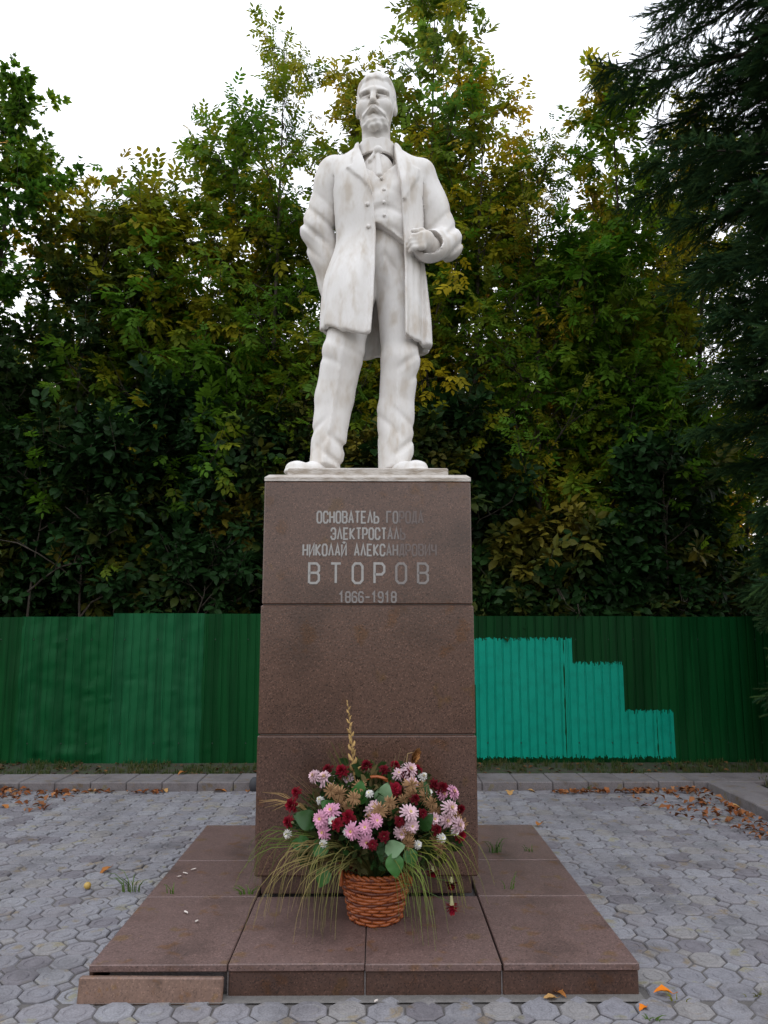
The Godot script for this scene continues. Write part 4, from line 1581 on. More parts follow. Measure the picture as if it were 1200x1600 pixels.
# ------------------------------------------------------------------ flowers
func petals(b: MB, n: int, len_: float, wid: float, tilt: float, y: float, turn := 0.0, jag := 0.15) -> void:
	for k in n:
		var a := TAU * k / n + turn + rng.randf_range(-jag, jag)
		var out := Vector3(cos(a), 0, sin(a))
		var d := (out * cos(tilt) + Vector3.UP * sin(tilt)).normalized()
		var s := Vector3(-sin(a), 0, cos(a)) * wid * 0.5
		var l := len_ * rng.randf_range(0.82, 1.1)
		var base := Vector3(0, y, 0) + out * 0.003
		var m := base + d * l * 0.55
		var tip := base + d * l + Vector3(0, -l * 0.12, 0)
		b.quad(base - s * 0.4, m - s, m + s, base + s * 0.4)
		b.quad(m - s, tip - s * 0.5, tip + s * 0.5, m + s)


func chrysanthemum_mesh(size: float, col: Color, heart: Color) -> ArrayMesh:
	var b := MB.new()
	for layer in 4:
		b.tint = col * (0.85 + 0.1 * layer)
		petals(b, 15 - layer * 2, size * (1.0 - 0.17 * layer), size * 0.26, -0.15 + 0.33 * layer, 0.004 * layer, layer * 0.2)
	b.tint = heart
	b.ball(Vector3(0, 0.012, 0), Vector3(size * 0.24, size * 0.16, size * 0.24), 4, 7)
	return b.mesh()


func carnation_mesh(size: float, col: Color) -> ArrayMesh:
	var b := MB.new()
	for layer in 5:
		b.tint = col * (0.7 + 0.16 * layer)
		petals(b, 9 - layer, size * (1.0 - 0.1 * layer), size * 0.55, 0.1 + 0.27 * layer, 0.004 * layer, layer * 0.5, 0.3)
	b.tint = Color(0.32, 0.30, 0.16)
	b.tube([Vector3(0, -size * 0.85, 0), Vector3(0, -size * 0.3, 0), Vector3(0, 0.003, 0)], [size * 0.16, size * 0.27, size * 0.38], 7)
	return b.mesh()


func withered_mesh(size: float, col: Color) -> ArrayMesh:
	var b := MB.new()
	for layer in 5:
		b.tint = col * rng.randf_range(0.55, 1.15)
		petals(b, 13, size * rng.randf_range(0.6, 1.05), size * 0.13, -1.25 + 0.42 * layer, 0.004 * layer, layer * 0.4, 0.5)
	b.tint = col * 0.5
	b.ball(Vector3(0, 0.0, 0), Vector3(size * 0.3, size * 0.25, size * 0.3), 4, 7)
	return b.mesh()


func turned_to(n: Vector3) -> Basis:
	var y := n.normalized()
	var x := y.cross(Vector3(0.21, 0.1, 0.95)).normalized()
	return Basis(x, y, x.cross(y)) * Basis(Vector3.UP, rng.randf() * TAU)


func bloom(called: String, label: String, category: String, group: String, p: Vector3, face: Vector3, heads: Array, mat: Material, foot: Vector3) -> void:
	# a flower: its stem from the basket and its heads
	var t := thing(called, label, category, foot, 0.0, group)
	var b := MB.new()
	var q := p - foot
	var mid := q * 0.55 + Vector3(0, 0.04, 0) + Vector3(rng.randf_range(-0.02, 0.02), 0, 0)
	b.tube([Vector3.ZERO, q * 0.3 + Vector3(0, 0.03, 0), mid, q * 0.85 + Vector3(0, 0.015, 0), q - face * 0.01], [0.0028, 0.0026, 0.0024, 0.0022, 0.002], 4, false)
	part("stem", b.mesh(), M.stem, t)
	for h in heads:
		var o := part("flower_head", h[0], mat, t, q + h[1])
		o.basis = turned_to((face + h[1] * 7.0 + rdir(rng) * 0.25).normalized()).scaled_local(Vector3(1, rng.randf_range(0.7, 1.5), 1) * rng.randf_range(0.78, 1.12))


func strand(b: MB, pts: Array, wid: float) -> void:
	# a long thin blade of grass: a folded ribbon along a path
	for k in pts.size() - 1:
		var d: Vector3 = (pts[k + 1] - pts[k]).normalized()
		var s := d.cross(Vector3(0.2, 0.35, 1)).normalized()
		var w0 := wid * (1.0 - 0.85 * k / (pts.size() - 1.0))
		var w1 := wid * (1.0 - 0.85 * (k + 1) / (pts.size() - 1.0))
		b.quad(pts[k] - s * w0, pts[k + 1] - s * w1, pts[k + 1] + s * w1, pts[k] + s * w0)


func basket() -> void:
	var c := Vector3(at(587, 1400, 4.14).x, 0.131, -4.14)
	var t := thing("wicker_basket", "round orange-brown wicker basket with arched handle on the granite step", "basket", c)
	var h := 0.235
	var rad := func(y: float): return 0.128 + 0.046 * smoothstep(-0.1, 1.1, y / h)
	var rows := 15
	for k in rows:
		var y := 0.012 + (h - 0.02) * k / (rows - 1.0)
		var pts := []
		for j in 73:
			var a := TAU * j / 72.0
			var wave := 0.0055 * sin(a * 12.0 + PI * (k % 2)) 
			var r: float = rad.call(y) + wave
			pts.append(Vector3(cos(a) * r, y + 0.004 * sin(a * 3.0 + k * 0.7), sin(a) * r))
		var b := MB.new()
		b.tube(pts, [0.0082 + 0.001 * (k % 3)], 5, false)
		part("woven_rod", b.mesh(), M.willow if k % 4 != 2 else M.willow_dark, t)
	for k in 24:
		var a := TAU * (k + 0.5) / 24.0
		var pts := []
		for j in 6:
			var y := h * j / 5.0
			var r: float = rad.call(y)
			pts.append(Vector3(cos(a) * r, y, sin(a) * r))
		var b := MB.new()
		b.tube(pts, [0.0045], 4, false)
		part("stake", b.mesh(), M.willow_dark, t)
	for k in 2:
		var pts := []
		for j in 97:
			var a := TAU * j / 96.0
			var r: float = rad.call(h) + 0.007 * cos(a * 16.0 + PI * k)
			pts.append(Vector3(cos(a) * r, h + 0.007 * sin(a * 16.0 + PI * k), sin(a) * r))
		var b := MB.new()
		b.tube(pts, [0.0085], 5, false)
		part("rim_rod", b.mesh(), M.willow, t)
	for k in 3:
		var pts := []
		for j in 41:
			var u := j / 40.0
			var a := PI * u
			var tw := u * 26.0 + TAU * k / 3.0
			pts.append(Vector3(-cos(a) * 0.172 + 0.007 * sin(tw), h - 0.05 + 0.52 * pow(sin(a), 0.62), 0.10 + 0.007 * cos(tw)))
		var b := MB.new()
		b.tube(pts, [0.0068], 5, false)
		part("handle_rod", b.mesh(), M.willow, t)
	var base := MB.new()
	base.tube([Vector3(0, 0.0, 0), Vector3(0, 0.012, 0)], [0.125, 0.127], 20)
	part("bottom", base.mesh(), M.willow_dark, t)
	var foot := c + Vector3(0, 0.17, 0)

	# flowers: where each stands in the bouquet, and how it looks
	var pink := chrysanthemum_mesh(0.043, Color(0.56, 0.27, 0.38), Color(0.5, 0.36, 0.12))
	var pale := chrysanthemum_mesh(0.043, Color(0.56, 0.38, 0.42), Color(0.45, 0.33, 0.14))
	var white := chrysanthemum_mesh(0.024, Color(0.58, 0.56, 0.52), Color(0.5, 0.42, 0.18))
	var red := carnation_mesh(0.034, Color(0.17, 0.006, 0.016))
	var red2 := carnation_mesh(0.03, Color(0.10, 0.005, 0.011))
	var tan_ := withered_mesh(0.045, Color(0.33, 0.19, 0.095))
	var toward := func(p: Vector3): return ((p - (c + Vector3(0, 0.38, 0))).normalized() + Vector3(0, 0.1, 0.55)).normalized()
	var sprays := [
		[505, 1284, 3.86, 3, pink, "pink chrysanthemum spray, leftmost of the big clusters, beside a white drooping floret"],
		[574, 1298, 3.78, 4, pink, "biggest pink chrysanthemum cluster, front and centre above the basket"],
		[640, 1286, 3.83, 3, pale, "pale pink chrysanthemum cluster right of the centre, under withered brown blooms"],
		[696, 1276, 3.92, 4, pale, "faded pink chrysanthemum cluster at the right side of the bouquet"],
		[583, 1258, 3.9, 1, pale, "half withered pale chrysanthemum just below the basket handle"],
		[503, 1218, 4.05, 2, pale, "pale pink chrysanthemum at the upper left corner of the bouquet"],
		[626, 1205, 4.05, 2, pale, "pale pink chrysanthemum at the top, right of the wicker handle's arch"],
		[640, 1222, 4.0, 1, pale, "loose pink chrysanthemum below the top one, right of the handle"],
		[695, 1237, 4.0, 2, pink, "small pink florets at the upper right shoulder of the bouquet"],
		[545, 1213, 4.12, 1, pale, "pale chrysanthemum peeping out left of the handle's arch"],
	]
	for a in sprays:
		var p := at(a[0], a[1], a[2])
		var heads := []
		for k in a[3]:
			var ang: float = k * 2.39996 + a[0]
			heads.append([a[4], Vector3(cos(ang), sin(ang) * 1.1, 0.2 * sin(k * 3.0)) * 0.040 * sqrt(k + 0.15)])
		bloom("pink_chrysanthemum", a[5], "flower", "pink chrysanthemums in the basket", p, toward.call(p), heads, M.petal, foot)
	for a in [[505, 1318, 3.84, "white floret hanging below the left pink cluster"], [543, 1300, 3.82, "white floret tucked left of the central pink cluster"], [668, 1240, 3.98, "white floret among the red ones on the right shoulder"], [711, 1300, 3.92, "white floret at the lower right edge of the bouquet"], [520, 1283, 3.83, "white withering floret touching the left pink cluster's right side"], [500, 1250, 4.0, "small white bud on the left beside a leaf"], [653, 1320, 3.86, "white bud under the pale cluster right of the centre"], [690, 1310, 3.88, "whitish petals below the faded right cluster"], [449, 1303, 3.95, "white bud at the far left end of the bouquet"], [577, 1240, 3.9, "white floret above the half withered chrysanthemum"], [660, 1215, 4.05, "white floret at the top right beside dark red ones"]]:
		var p := at(a[0], a[1], a[2])
		bloom("white_flower", a[3], "flower", "white flowers in the basket", p, toward.call(p), [[white, Vector3.ZERO]], M.petal, foot)
	var reds := [
		[582, 1320, 3.76, "dark red carnation under the central pink cluster"], [600, 1307, 3.78, "dark red carnation right of the central pink cluster"],
		[527, 1288, 3.82, "dark red carnation between the left and central pink clusters"], [545, 1277, 3.85, "deep red carnation above the gap left of the central cluster"],
		[624, 1284, 3.82, "red carnation at the left side of the pale pink cluster"], [660, 1271, 3.88, "red carnation between the two clusters on the right"],
		[681, 1297, 3.86, "dark red carnation under the faded right cluster's left side"], [718, 1305, 3.95, "drooping red carnation at the far right end"],
		[717, 1266, 3.98, "red carnation at the right rim above the far right one"], [648, 1250, 3.92, "red carnation on a bent stalk in the middle of the right half"],
		[617, 1233, 3.98, "red carnation right below the handle's right foot"], [633, 1212, 4.05, "dark red carnation behind the top pink one"],
		[600, 1203, 4.1, "dark red carnation on top, just right of the handle's crown"], [573, 1197, 4.1, "dark red carnation on top, above the handle's crown"],
		[535, 1206, 4.1, "dark red carnation on top, left of the gladiolus stalk"], [513, 1203, 4.1, "dark red carnation on the upper left corner"],
		[678, 1226, 4.02, "dark red carnation on the right shoulder, beside pink florets"], [690, 1232, 4.0, "dark red carnation next to the shoulder one, a little lower"],
		[464, 1238, 4.05, "small red carnation on a long stalk, highest at the left side"], [458, 1258, 4.0, "small red carnation on the left side below the highest one"],
		[452, 1284, 3.95, "red carnation at the far left, lowest of the three there"], [676, 1362, 3.92, "red and cream carnation hanging down at the lower right"],
		[705, 1380, 3.92, "red carnation hanging to the right of the other hanging one"], [706, 1414, 3.86, "lowest hanging red-tipped carnation, almost on the step"],
		[617, 1197, 4.12, "dark red carnation behind the bouquet's top, right part"], [650, 1206, 4.1, "dark red carnation under the dried rose"]]
	for a in reds:
		var p := at(a[0], a[1], a[2])
		var n: Vector3 = toward.call(p)
		if a[1] > 1350:
			n = Vector3(0.15, -0.9, 0.3)
		bloom("red_carnation", a[3], "flower", "dark red carnations in the basket", p, n, [[red if int(a[0]) % 3 else red2, Vector3.ZERO]], M.petal, foot)
	for a in [[528, 1240, 3.95, 3, "withered brown bloom left of the handle, large"], [545, 1255, 3.9, 2, "withered brown bloom under the large one left of the handle"], [592, 1270, 3.84, 2, "withered beige bloom above the central pink cluster"], [640, 1238, 3.95, 3, "withered brown bloom right of the handle"], [662, 1232, 3.98, 2, "withered brown bloom with hanging petals, right shoulder"], [716, 1285, 3.96, 2, "withered beige bloom at the right rim"], [637, 1303, 3.84, 2, "dark withered bloom under the pale pink cluster"], [684, 1318, 3.88, 1, "brown withered head at the lower right"], [560, 1232, 3.95, 1, "small withered head inside the handle's arch"], [612, 1256, 3.9, 2, "withered tan petals right below the handle"], [675, 1255, 3.95, 2, "withered brown bloom above the faded right cluster"]]:
		var p := at(a[0], a[1], a[2])
		var heads := []
		for k in a[3]:
			var ang: float = k * 2.39996 + a[0]
			heads.append([tan_, Vector3(cos(ang), sin(ang), 0.2) * 0.032 * sqrt(k + 0.1)])
		bloom("withered_flower", a[4], "flower", "withered flowers in the basket", p, (toward.call(p) + Vector3(0, -0.5, 0.2)).normalized(), heads, M.dry_leaf, foot)
	# large green leaves
	for a in [[617, 1352, 3.76, 0.055, Vector3(0.2, -0.9, 0.4), "large bright green leaf hanging over the basket's front, lowest one"], [616, 1326, 3.78, 0.05, Vector3(0.8, 0.35, 0.3), "pale green leaf lying flat under the central cluster"], [642, 1340, 3.84, 0.045, Vector3(0.3, -0.8, 0.3), "green leaf right of the large hanging one"], [561, 1240, 3.92, 0.06, Vector3(0.1, 1, 0.3), "upright green leaf below the handle's left side"], [600, 1243, 3.94, 0.06, Vector3(0.25, 1, 0.2), "pale upright leaf below the handle's right side"], [660, 1240, 3.96, 0.058, Vector3(0.3, 1, 0.3), "dark green leaf on the right shoulder"], [478, 1280, 3.95, 0.062, Vector3(-1, 0.5, 0.3), "broad dark leaf at the left side"], [500, 1325, 3.88, 0.05, Vector3(-0.7, -0.5, 0.4), "green leaf low on the left side"], [470, 1318, 3.95, 0.05, Vector3(-1, 0.1, 0.3), "green leaf at the far left, low"], [665, 1285, 3.9, 0.05, Vector3(0.4, 0.6, 0.4), "dark leaf between the two right clusters"], [515, 1262, 3.95, 0.05, Vector3(-0.6, 0.6, 0.3), "leaf above the left pink cluster"], [600, 1330, 3.86, 0.05, Vector3(-0.2, -0.8, 0.4), "dark leaf behind the large hanging one"], [505, 1370, 3.92, 0.05, Vector3(-0.4, -0.8, 0.3), "green leaf among the dry grass at the lower left"]]:
		var p := at(a[0], a[1], a[2])
		var l := thing("green_leaf", a[5], "leaf", foot, 0.0, "large green leaves in the basket")
		var b := MB.new()
		var d: Vector3 = a[4].normalized()
		var q: Vector3 = p - foot - d * a[3]
		b.tint = Color(0.035, 0.11, 0.02) if not "pale" in a[5] else Color(0.12, 0.2, 0.1)
		if "dark" in a[5]:
			b.tint *= 0.6
		var nn := Vector3(rng.randf_range(-0.2, 0.2), 0.35, 1)
		nn = (nn - d * d.dot(nn)).normalized()
		var s := d.cross(nn).normalized()
		var pts := []
		for j in 9:
			var u := j / 8.0
			var w: float = a[3] * 0.78 * sin(PI * pow(u, 0.8)) + 0.001
			for e in [-1.0, -0.5, 0.0, 0.5, 1.0]:
				pts.append(q + d * a[3] * 2.0 * u + s * w * e + nn * (0.22 * absf(e) * w - 0.5 * a[3] * u * u + 0.004 * sin(u * 20.0) * absf(e)))
		b.grid(pts, 5)
		part("blade", b.mesh(), M.shiny_leaf, l)
		b = MB.new()
		b.tube([Vector3.ZERO, q * 0.6 + Vector3(0, 0.02, 0), q], [0.003, 0.0025, 0.002], 4, false)
		part("stalk", b.mesh(), M.stem, l)
	# small filling leaves, dark and close
	var where := []
	var tints := PackedColorArray()
	for k in 900:
		var a := rng.randf() * TAU
		var e := acos(rng.randf_range(-0.35, 1.0))
		var rr := sqrt(rng.randf_range(0.15, 1.0)) * 0.92
		var n := Vector3(sin(e) * cos(a) * 1.0, cos(e), sin(e) * sin(a))
		var p := c + Vector3(0.0, 0.42, 0) + n * Vector3(0.36, 0.24, 0.22) * rr
		where.append(facing((n + rdir(rng) * 0.7).normalized(), (n + rdir(rng) * 0.4).normalized(), rng.randf_range(0.5, 1.1), p))
		tints.append(Color(0.022, 0.06, 0.014).lerp(Color(0.16, 0.11, 0.05), pow(rng.randf(), 2.5)) * rng.randf_range(0.7, 1.3))
	tag(scatter("bouquet_greenery", sprig_broad(77, 5, 0.055), M.leaf, self, where, tints), "small dark green filler leaves packed between the flowers of the basket", "greenery")
	# sprays of long grass drooping on both sides
	for g in [[478, 1345, 3.86, 28, -1.0, Color(0.20, 0.155, 0.06), 0.36, "dry beige grass spray drooping at the lower left of the basket"], [520, 1350, 3.80, 22, -0.5, Color(0.15, 0.14, 0.045), 0.34, "yellowish grass spray hanging left of the wicker basket"], [640, 1350, 3.78, 28, 0.45, Color(0.11, 0.14, 0.03), 0.36, "green grass spray hanging over the basket's right side"], [690, 1325, 3.86, 24, 1.0, Color(0.14, 0.15, 0.03), 0.33, "arching grass spray at the lower right of the bouquet"], [440, 1325, 3.9, 14, -1.4, Color(0.10, 0.13, 0.03), 0.26, "thin green grass spray reaching out farthest to the left"]]:
		var tip := at(g[0], g[1], g[2])
		var gt := thing("grass_spray", g[7], "grass", foot, 0.0, "grass sprays in the basket")
		for k in g[3]:
			var b := MB.new()
			b.tint = g[5] * rng.randf_range(0.6, 1.35)
			var top := tip - foot + Vector3(rng.randf_range(-0.09, 0.09), rng.randf_range(-0.05, 0.09), rng.randf_range(-0.10, 0.06))
			var fall: Vector3 = Vector3(g[4] * rng.randf_range(0.15, 0.75), -1.0, rng.randf_range(-0.1, 0.55)).normalized() * g[6] * rng.randf_range(0.5, 1.0)
			var pts := []
			for j in 9:
				var u := j / 8.0
				var p := Vector3.ZERO.lerp(top, minf(1.0, u * 2.0)) + Vector3(0, 0.07 * sin(PI * minf(1.0, u * 2.0)), 0)
				if u > 0.5:
					var w := (u - 0.5) * 2.0
					p = top + Vector3(fall.x * w * (1.6 - 0.6 * w), fall.y * w * (0.35 + 0.65 * w), fall.z * w)
				if (p + foot).y < 0.137:
					p.y = 0.137 - foot.y
				pts.append(p)
			strand(b, pts, 0.0032)
			part("blade", b.mesh(), M.grass, gt)
	# upright stiff blades, the gladiolus stalk, dried rose and ear of wheat
	for g in [[525, 1165, 4.1, 9, Color(0.07, 0.085, 0.02), "dark green upright grass blades left of the gladiolus stalk"], [455, 1215, 4.05, 5, Color(0.16, 0.10, 0.05), "thin reddish dry stalks rising at the far left"], [628, 1172, 4.12, 5, Color(0.26, 0.20, 0.11), "thin pale straws beside the dried rose"]]:
		var tip := at(g[0], g[1], g[2])
		var gt := thing("upright_grass", g[5], "grass", foot, 0.0, "upright grasses in the basket")
		for k in g[3]:
			var b := MB.new()
			b.tint = g[4] * rng.randf_range(0.7, 1.2)
			var top := tip - foot + Vector3(rng.randf_range(-0.05, 0.05), rng.randf_range(-0.06, 0.03), rng.randf_range(-0.03, 0.03))
			var pts := []
			for j in 6:
				var u := j / 5.0
				pts.append(top * u + Vector3(0, 0.06 * sin(PI * u), 0))
			strand(b, pts, 0.003)
			part("blade", b.mesh(), M.grass, gt)
	var gl := thing("gladiolus_stalk", "tall dried golden gladiolus stalk with curled buds, highest of the bouquet", "flower", foot)
	var top := at(543, 1095, 4.12) - foot
	var low := at(553, 1210, 4.1) - foot
	var sb := MB.new()
	sb.tint = Color(0.3, 0.2, 0.09)
	sb.tube([Vector3.ZERO, low * 0.5, low, low.lerp(top, 0.5) + Vector3(0.004, 0, 0), top], [0.005, 0.005, 0.0045, 0.0035, 0.0015], 5, false)
	part("stem", sb.mesh(), M.dry_leaf, gl)
	for k in 22:
		var u := k / 21.0
		var b := MB.new()
		b.tint = Color(0.42, 0.27, 0.11) * rng.randf_range(0.6, 1.25)
		var a := k * 2.3
		var s := 0.017 * (1.15 - u * 0.75)
		var d := Vector3(cos(a) * 0.7, 1.0, sin(a) * 0.7).normalized()
		var p := low.lerp(top, u * 0.97)
		b.tube([p, p + d * s * 0.8 + Vector3(cos(a), 0, sin(a)) * s * 0.3, p + d * s * 2.0, p + d * s * 2.6 + Vector3(rng.randf_range(-0.5, 0.5), 0, 0) * s], [s * 0.25, s * 0.55, s * 0.35, s * 0.08], 6)
		part("bud", b.mesh(), M.dry_leaf, gl)
	var dr := thing("dried_rose", "dried brown rose hanging its head at the bouquet's upper right", "flower", foot)
	var rp := at(648, 1187, 4.08) - foot
	var rb := MB.new()
	rb.tint = Color(0.3, 0.2, 0.1)
	rb.tube([Vector3.ZERO, rp * 0.6, rp + Vector3(-0.045, -0.03, 0), rp + Vector3(-0.035, 0.03, 0), rp + Vector3(-0.01, 0.035, 0)], [0.003], 5, false)
	part("stem", rb.mesh(), M.dry_leaf, dr)
	rb = MB.new()
	for layer in 4:
		rb.tint = Color(0.36, 0.17, 0.06) * (0.6 + 0.2 * layer)
		petals(rb, 7, 0.05 - 0.006 * layer, 0.034, 0.5 + 0.25 * layer, 0.003 * layer, layer * 0.5, 0.3)
	var rh := part("flower_head", rb.mesh(), M.dry_leaf, dr, rp + Vector3(-0.01, 0.028, 0))
	rh.basis = turned_to(Vector3(0.75, -0.35, 0.4))
	var wh := thing("wheat_spray", "feathery dry wheat-coloured spray pointing left above the grass", "grass", foot)
	var wp := at(405, 1247, 4.1) - foot
	var wq := at(470, 1258, 4.05) - foot
	for k in 12:
		var b := MB.new()
		b.tint = Color(0.34, 0.22, 0.09) * rng.randf_range(0.6, 1.2)
		var e := wp.lerp(wq, rng.randf_range(0.0, 0.4)) + Vector3(0, rng.randf_range(-0.05, 0.05), rng.randf_range(-0.03, 0.03))
		strand(b, [Vector3.ZERO, wq * 0.5, wq + Vector3(0, rng.randf_range(-0.01, 0.01), 0), wq.lerp(e, 0.6) + Vector3(0, 0.015, 0), e], 0.0028)
		part("blade", b.mesh(), M.grass, wh)


# ------------------------------------------------------------------ small things on the ground
func dead_leaf_mesh(sd: int) -> ArrayMesh:
	var r := RandomNumberGenerator.new()
	r.seed = sd
	var b := MB.new()
	var pts := []
	for j in 7:
		var u := j / 6.0
		var w := 0.022 * sin(PI * pow(u, 0.85)) * (1.0 + 0.25 * sin(j * 2.6)) + 0.0008
		for e in [-1.0, 0.0, 1.0]:
			pts.append(Vector3(w * e, 0.004 + 0.014 * e * e * sin(PI * u) + 0.012 * sin(u * 2.6 + sd) * u + r.randf_range(0, 0.003), 0.04 - 0.08 * u))
	b.grid(pts, 3)
	b.tint = Color(0.7, 0.6, 0.5)
	b.tube([Vector3(0, 0.004, 0.04), Vector3(0.004, 0.012, 0.06)], [0.0012], 3, false)
	return b.mesh()


func tuft(label: String, p: Vector3, n: int, h: float, lean: float, col: Color) -> void:
	var t := thing("weed_tuft", label, "weed", p, 0.0, "weeds in the joints")
	for k in n:
		var b := MB.new()
		b.tint = col * rng.randf_range(0.6, 1.3)
		var a := rng.randf() * TAU
		var out := Vector3(cos(a), 0, sin(a))
		var o := out * rng.randf() * 0.03 * Vector3(2.0, 1, 0.6)
		var hh := h * rng.randf_range(0.45, 1.0)
		strand(b, [o, o + Vector3(out.x * 0.15, 1, out.z * 0.15) * hh * 0.5, o + Vector3(out.x * lean, 0.92, out.z * lean) * hh, o + Vector3(out.x * lean * 1.9, 0.95, out.z * lean * 1.9) * hh], 0.003)
		part("blade", b.mesh(), M.grass, t)


func small_things() -> void:
	var g := Color(0.07, 0.12, 0.02)
	tuft("green weed tuft at the step's left edge, thin stalks over the granite", ground_at(208, 1392), 16, 0.13, 0.5, g)
	tuft("tiny weed on the step's left half, halfway to the pedestal", ground_at(272, 1396, 0.13), 5, 0.05, 0.5, g)
	tuft("small bright weed at the pedestal's left foot", ground_at(390, 1397, 0.13), 12, 0.05, 0.7, g)
	tuft("weed tuft right of the pedestal, in the joint of the step", ground_at(773, 1333, 0.13), 14, 0.10, 0.4, Color(0.04, 0.085, 0.015))
	tuft("short weed at the right end of the joint in the step", ground_at(830, 1332, 0.13), 6, 0.04, 0.5, Color(0.04, 0.085, 0.015))
	tuft("single grass blades on the step at the pedestal's right foot", ground_at(795, 1390, 0.13), 4, 0.09, 0.3, Color(0.06, 0.11, 0.02))
	tuft("weed at the corner of pavers right of the orange leaf", ground_at(1057, 1566), 7, 0.03, 0.7, Color(0.12, 0.12, 0.02))
	tuft("mossy weed between pavers at the bottom edge, right", ground_at(1015, 1597), 8, 0.025, 0.8, g)
	tuft("weed against the back kerb, right of the pedestal", ground_at(917, 1236), 8, 0.06, 0.5, g)
	tuft("weed against the right kerb above the leaf pile", ground_at(1147, 1243), 6, 0.09, 0.3, Color(0.04, 0.08, 0.015))
	tuft("thin row of weeds along the paver border at the right edge", ground_at(1185, 1560), 8, 0.025, 0.8, Color(0.1, 0.1, 0.03))
	var dl := [dead_leaf_mesh(1), dead_leaf_mesh(2), dead_leaf_mesh(3)]
	var mats := []
	for c in [[0.62, 0.17, 0.012], [0.33, 0.13, 0.035], [0.42, 0.24, 0.09], [0.5, 0.42, 0.12]]:
		var m := leaf_mat(0.75, 0.4)
		m.albedo_color = lin(c[0], c[1], c[2])
		mats.append(m)
	var k := 0
	for a in [[1038, 1556, 0, 1.05, "bright orange fallen leaf on the pavers off the step's front right corner"], [1006, 1579, 0, 0.7, "small orange leaf bit on the pavers below the bright one"], [166, 1360, 1, 1.1, "brown fallen leaf on the left pavers beside the round yellow fruit"], [843, 1291, 1, 1.3, "brown fallen leaf at the step's back right corner"], [875, 1556, 1, 0.9, "brown leaf lying against the step's front"], [860, 1562, 2, 0.8, "tan leaf against the step's front, left of the brown one"], [748, 1233, 1, 1.3, "brown leaf by the kerb right next to the pedestal"], [797, 1240, 2, 1.6, "curled tan leaf by the kerb, second right of the pedestal"], [831, 1237, 2, 1.0, "pale leaf by the kerb, third right of the pedestal"], [862, 1234, 3, 1.0, "yellow leaf by the kerb right of the pedestal"], [896, 1236, 1, 1.3, "brown leaf on the kerb foot left of the small weed"], [932, 1235, 1, 1.5, "brown leaf on the kerb foot right of the small weed"], [1010, 1240, 1, 1.2, "single brown leaf left of the corner leaf pile"], [1105, 1258, 1, 1.2, "single brown leaf below the corner leaf pile"], [145, 1236, 2, 1.3, "tan leaf by the left part of the back kerb"], [258, 1236, 2, 1.2, "tan leaf beside the white scrap of paper"], [345, 1236, 1, 1.6, "reddish leaf by the kerb left of the pedestal"], [388, 1235, 1, 1.2, "brown leaf by the kerb almost touching the pedestal's left side"], [285, 1209, 1, 1.2, "brown leaf lying on top of the left kerb"], [1150, 1262, 2, 1.2, "tan leaf at the lower end of the leaf pile"], [10, 1260, 1, 1.2, "brown leaf in front of the left leaf pile"]]:
		var p := ground_at(a[0], a[1], 0.085 if a[1] < 1215 else 0.0)
		var m := MeshInstance3D.new()
		m.name = numbered("fallen_leaf")
		m.mesh = dl[k % 3]
		m.material_override = mats[a[2]]
		add_child(m)
		m.position = p + Vector3(0, 0.003, 0)
		m.basis = Basis(Vector3.UP, rng.randf() * TAU) * Basis(Vector3.RIGHT, rng.randf_range(-0.2, 0.35 if k else 1.0)) * Basis().scaled(Vector3.ONE * a[3])
		tag(m, a[4], "leaf", "fallen leaves")
		k += 1
	for a in [[281, 1370, "leftmost of three small white flecks on the step behind the tiny weed"], [290, 1365, "middle one of three small white flecks on the step behind the tiny weed"], [303, 1359, "rightmost of three small white flecks on the step behind the tiny weed"], [308, 1440, "white fleck nearest to the step's left front edge"], [291, 1426, "white fleck on the step just behind the one nearest its front edge"], [588, 1566, "single white fleck on the pavers before the middle of the step"]]:
		var b := MB.new()
		var pts := []
		for j in 4:
			for i in 3:
				pts.append(Vector3((i - 1) * 0.007 * sin(PI * (j + 0.5) / 4.0), 0.003 + 0.004 * absf(i - 1.0) + 0.001 * j, 0.016 - j * 0.011))
		b.tint = Color(0.62, 0.55, 0.5)  # small pale flecks lying on step and pavers
		b.grid(pts, 3)
		var o := part("white_fleck", b.mesh(), M.petal, self, ground_at(a[0], a[1], 0.132 if a[1] < 1500 else 0.002))
		o.rotation.y = rng.randf() * TAU
		tag(o, a[2], "petal", "white flecks")
	# piles of leaves in the two corners of the kerb
	for side in 2:
		var where := []
		var tints := PackedColorArray()
		for j in (330 if side == 0 else 150):
			var p: Vector3
			if side == 0:
				var u := pow(rng.randf(), 0.8)
				p = Vector3(3.2 - 0.1 - pow(rng.randf(), 2.0) * (0.9 * (1.0 - u) + 0.16), 0.0, -7.72 + u * 1.9)
				if rng.randf() < 0.3:
					p = Vector3(3.1 - rng.randf() * 1.4, 0, -7.7 + rng.randf() * 0.1)
			else:
				p = Vector3(-3.6 + pow(rng.randf(), 2.0) * 0.75 + 0.04, 0.0, -7.7 + pow(rng.randf(), 1.3) * 0.75)
				if rng.randf() < 0.3:
					p = Vector3(-3.55 + rng.randf() * 1.5, 0, -7.72 + rng.randf() * 0.07)
			p.y = 0.005 + rng.randf() * 0.05 * exp(-1.5 * absf(p.x - (3.1 if side == 0 else -3.55)))
			where.append(Transform3D(Basis.from_euler(Vector3(rng.randf_range(-0.6, 0.6), rng.randf() * TAU, rng.randf_range(-0.6, 0.6))).scaled(Vector3.ONE * rng.randf_range(0.4, 1.0)), p))
			tints.append(Color(0.20, 0.062, 0.02).lerp(Color(0.30, 0.14, 0.06), pow(rng.randf(), 2.0)) * rng.randf_range(0.4, 1.2))
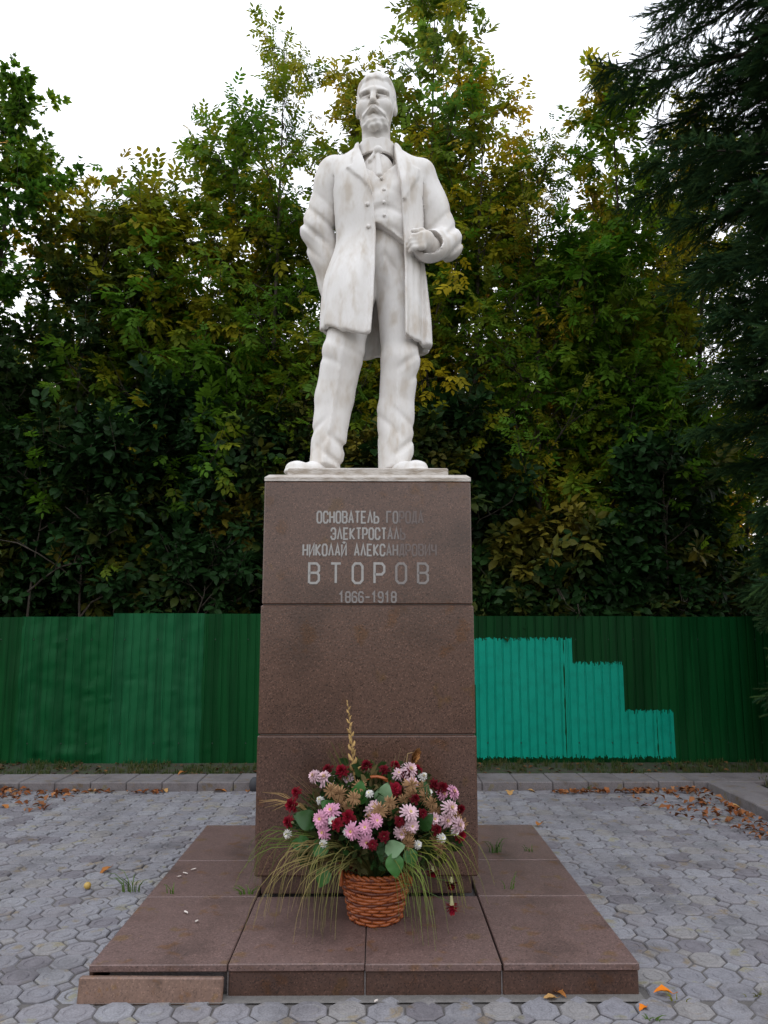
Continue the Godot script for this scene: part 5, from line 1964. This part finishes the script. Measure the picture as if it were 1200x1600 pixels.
		tag(scatter("leaf_pile", dl[side], M.dry_leaf, self, where, tints), ["heap of dry russet leaves in the right corner of the kerb", "heap of dry russet leaves in the left corner of the kerb"][side], "leaf litter")
	var where2 := []
	var tints2 := PackedColorArray()
	for j in 420:
		where2.append(Transform3D(Basis.from_euler(Vector3(rng.randf_range(-0.4, 0.4), rng.randf() * TAU, rng.randf_range(-0.4, 0.4))).scaled(Vector3.ONE * rng.randf_range(0.5, 1.0)), Vector3(rng.randf_range(-6.5, 7.0), 0.03, rng.randf_range(-9.1, -8.25))))
		tints2.append(Color(0.16, 0.07, 0.025).lerp(Color(0.10, 0.07, 0.04), rng.randf()) * rng.randf_range(0.4, 1.1))
	tag(scatter("scattered_leaves", dl[2], M.dry_leaf, self, where2, tints2), "dead leaves scattered over the grass strip along the fence's foot", "leaf litter")
	var fr := thing("yellow_fruit", "small round yellow fruit lying on the left pavers", "fruit", ground_at(138, 1388))
	var b := MB.new()
	b.ball(Vector3(0, 0.021, 0), Vector3(0.022, 0.021, 0.022), 8, 12)
	part("flesh", b.mesh(), std(lin(0.42, 0.27, 0.06), 0.5), fr)
	b = MB.new()
	b.tube([Vector3(0, 0.04, 0), Vector3(0.004, 0.05, 0.002)], [0.0015, 0.001], 4)
	part("stalk", b.mesh(), M.bark, fr)
	var pp := thing("paper_scrap", "crumpled white scrap of paper at the foot of the left kerb", "paper", ground_at(238, 1233))
	b = MB.new()
	var pts := []
	for j in 6:
		for i in 6:
			pts.append(Vector3((i - 2.5) * 0.03, 0.008 + rng.randf() * 0.045, (2.5 - j) * 0.02))
	b.grid(pts, 6)
	part("sheet", b.mesh(), std(lin(0.55, 0.54, 0.55), 0.9), pp)
	var st := thing("dark_stone", "dark round stone beside the pedestal's left side at the kerb", "stone", ground_at(398, 1236))
	b = MB.new()
	b.ball(Vector3(0, 0.06, 0), Vector3(0.055, 0.075, 0.055), 7, 9)
	part("rock", b.mesh(), std(lin(0.03, 0.03, 0.035), 0.7), st)
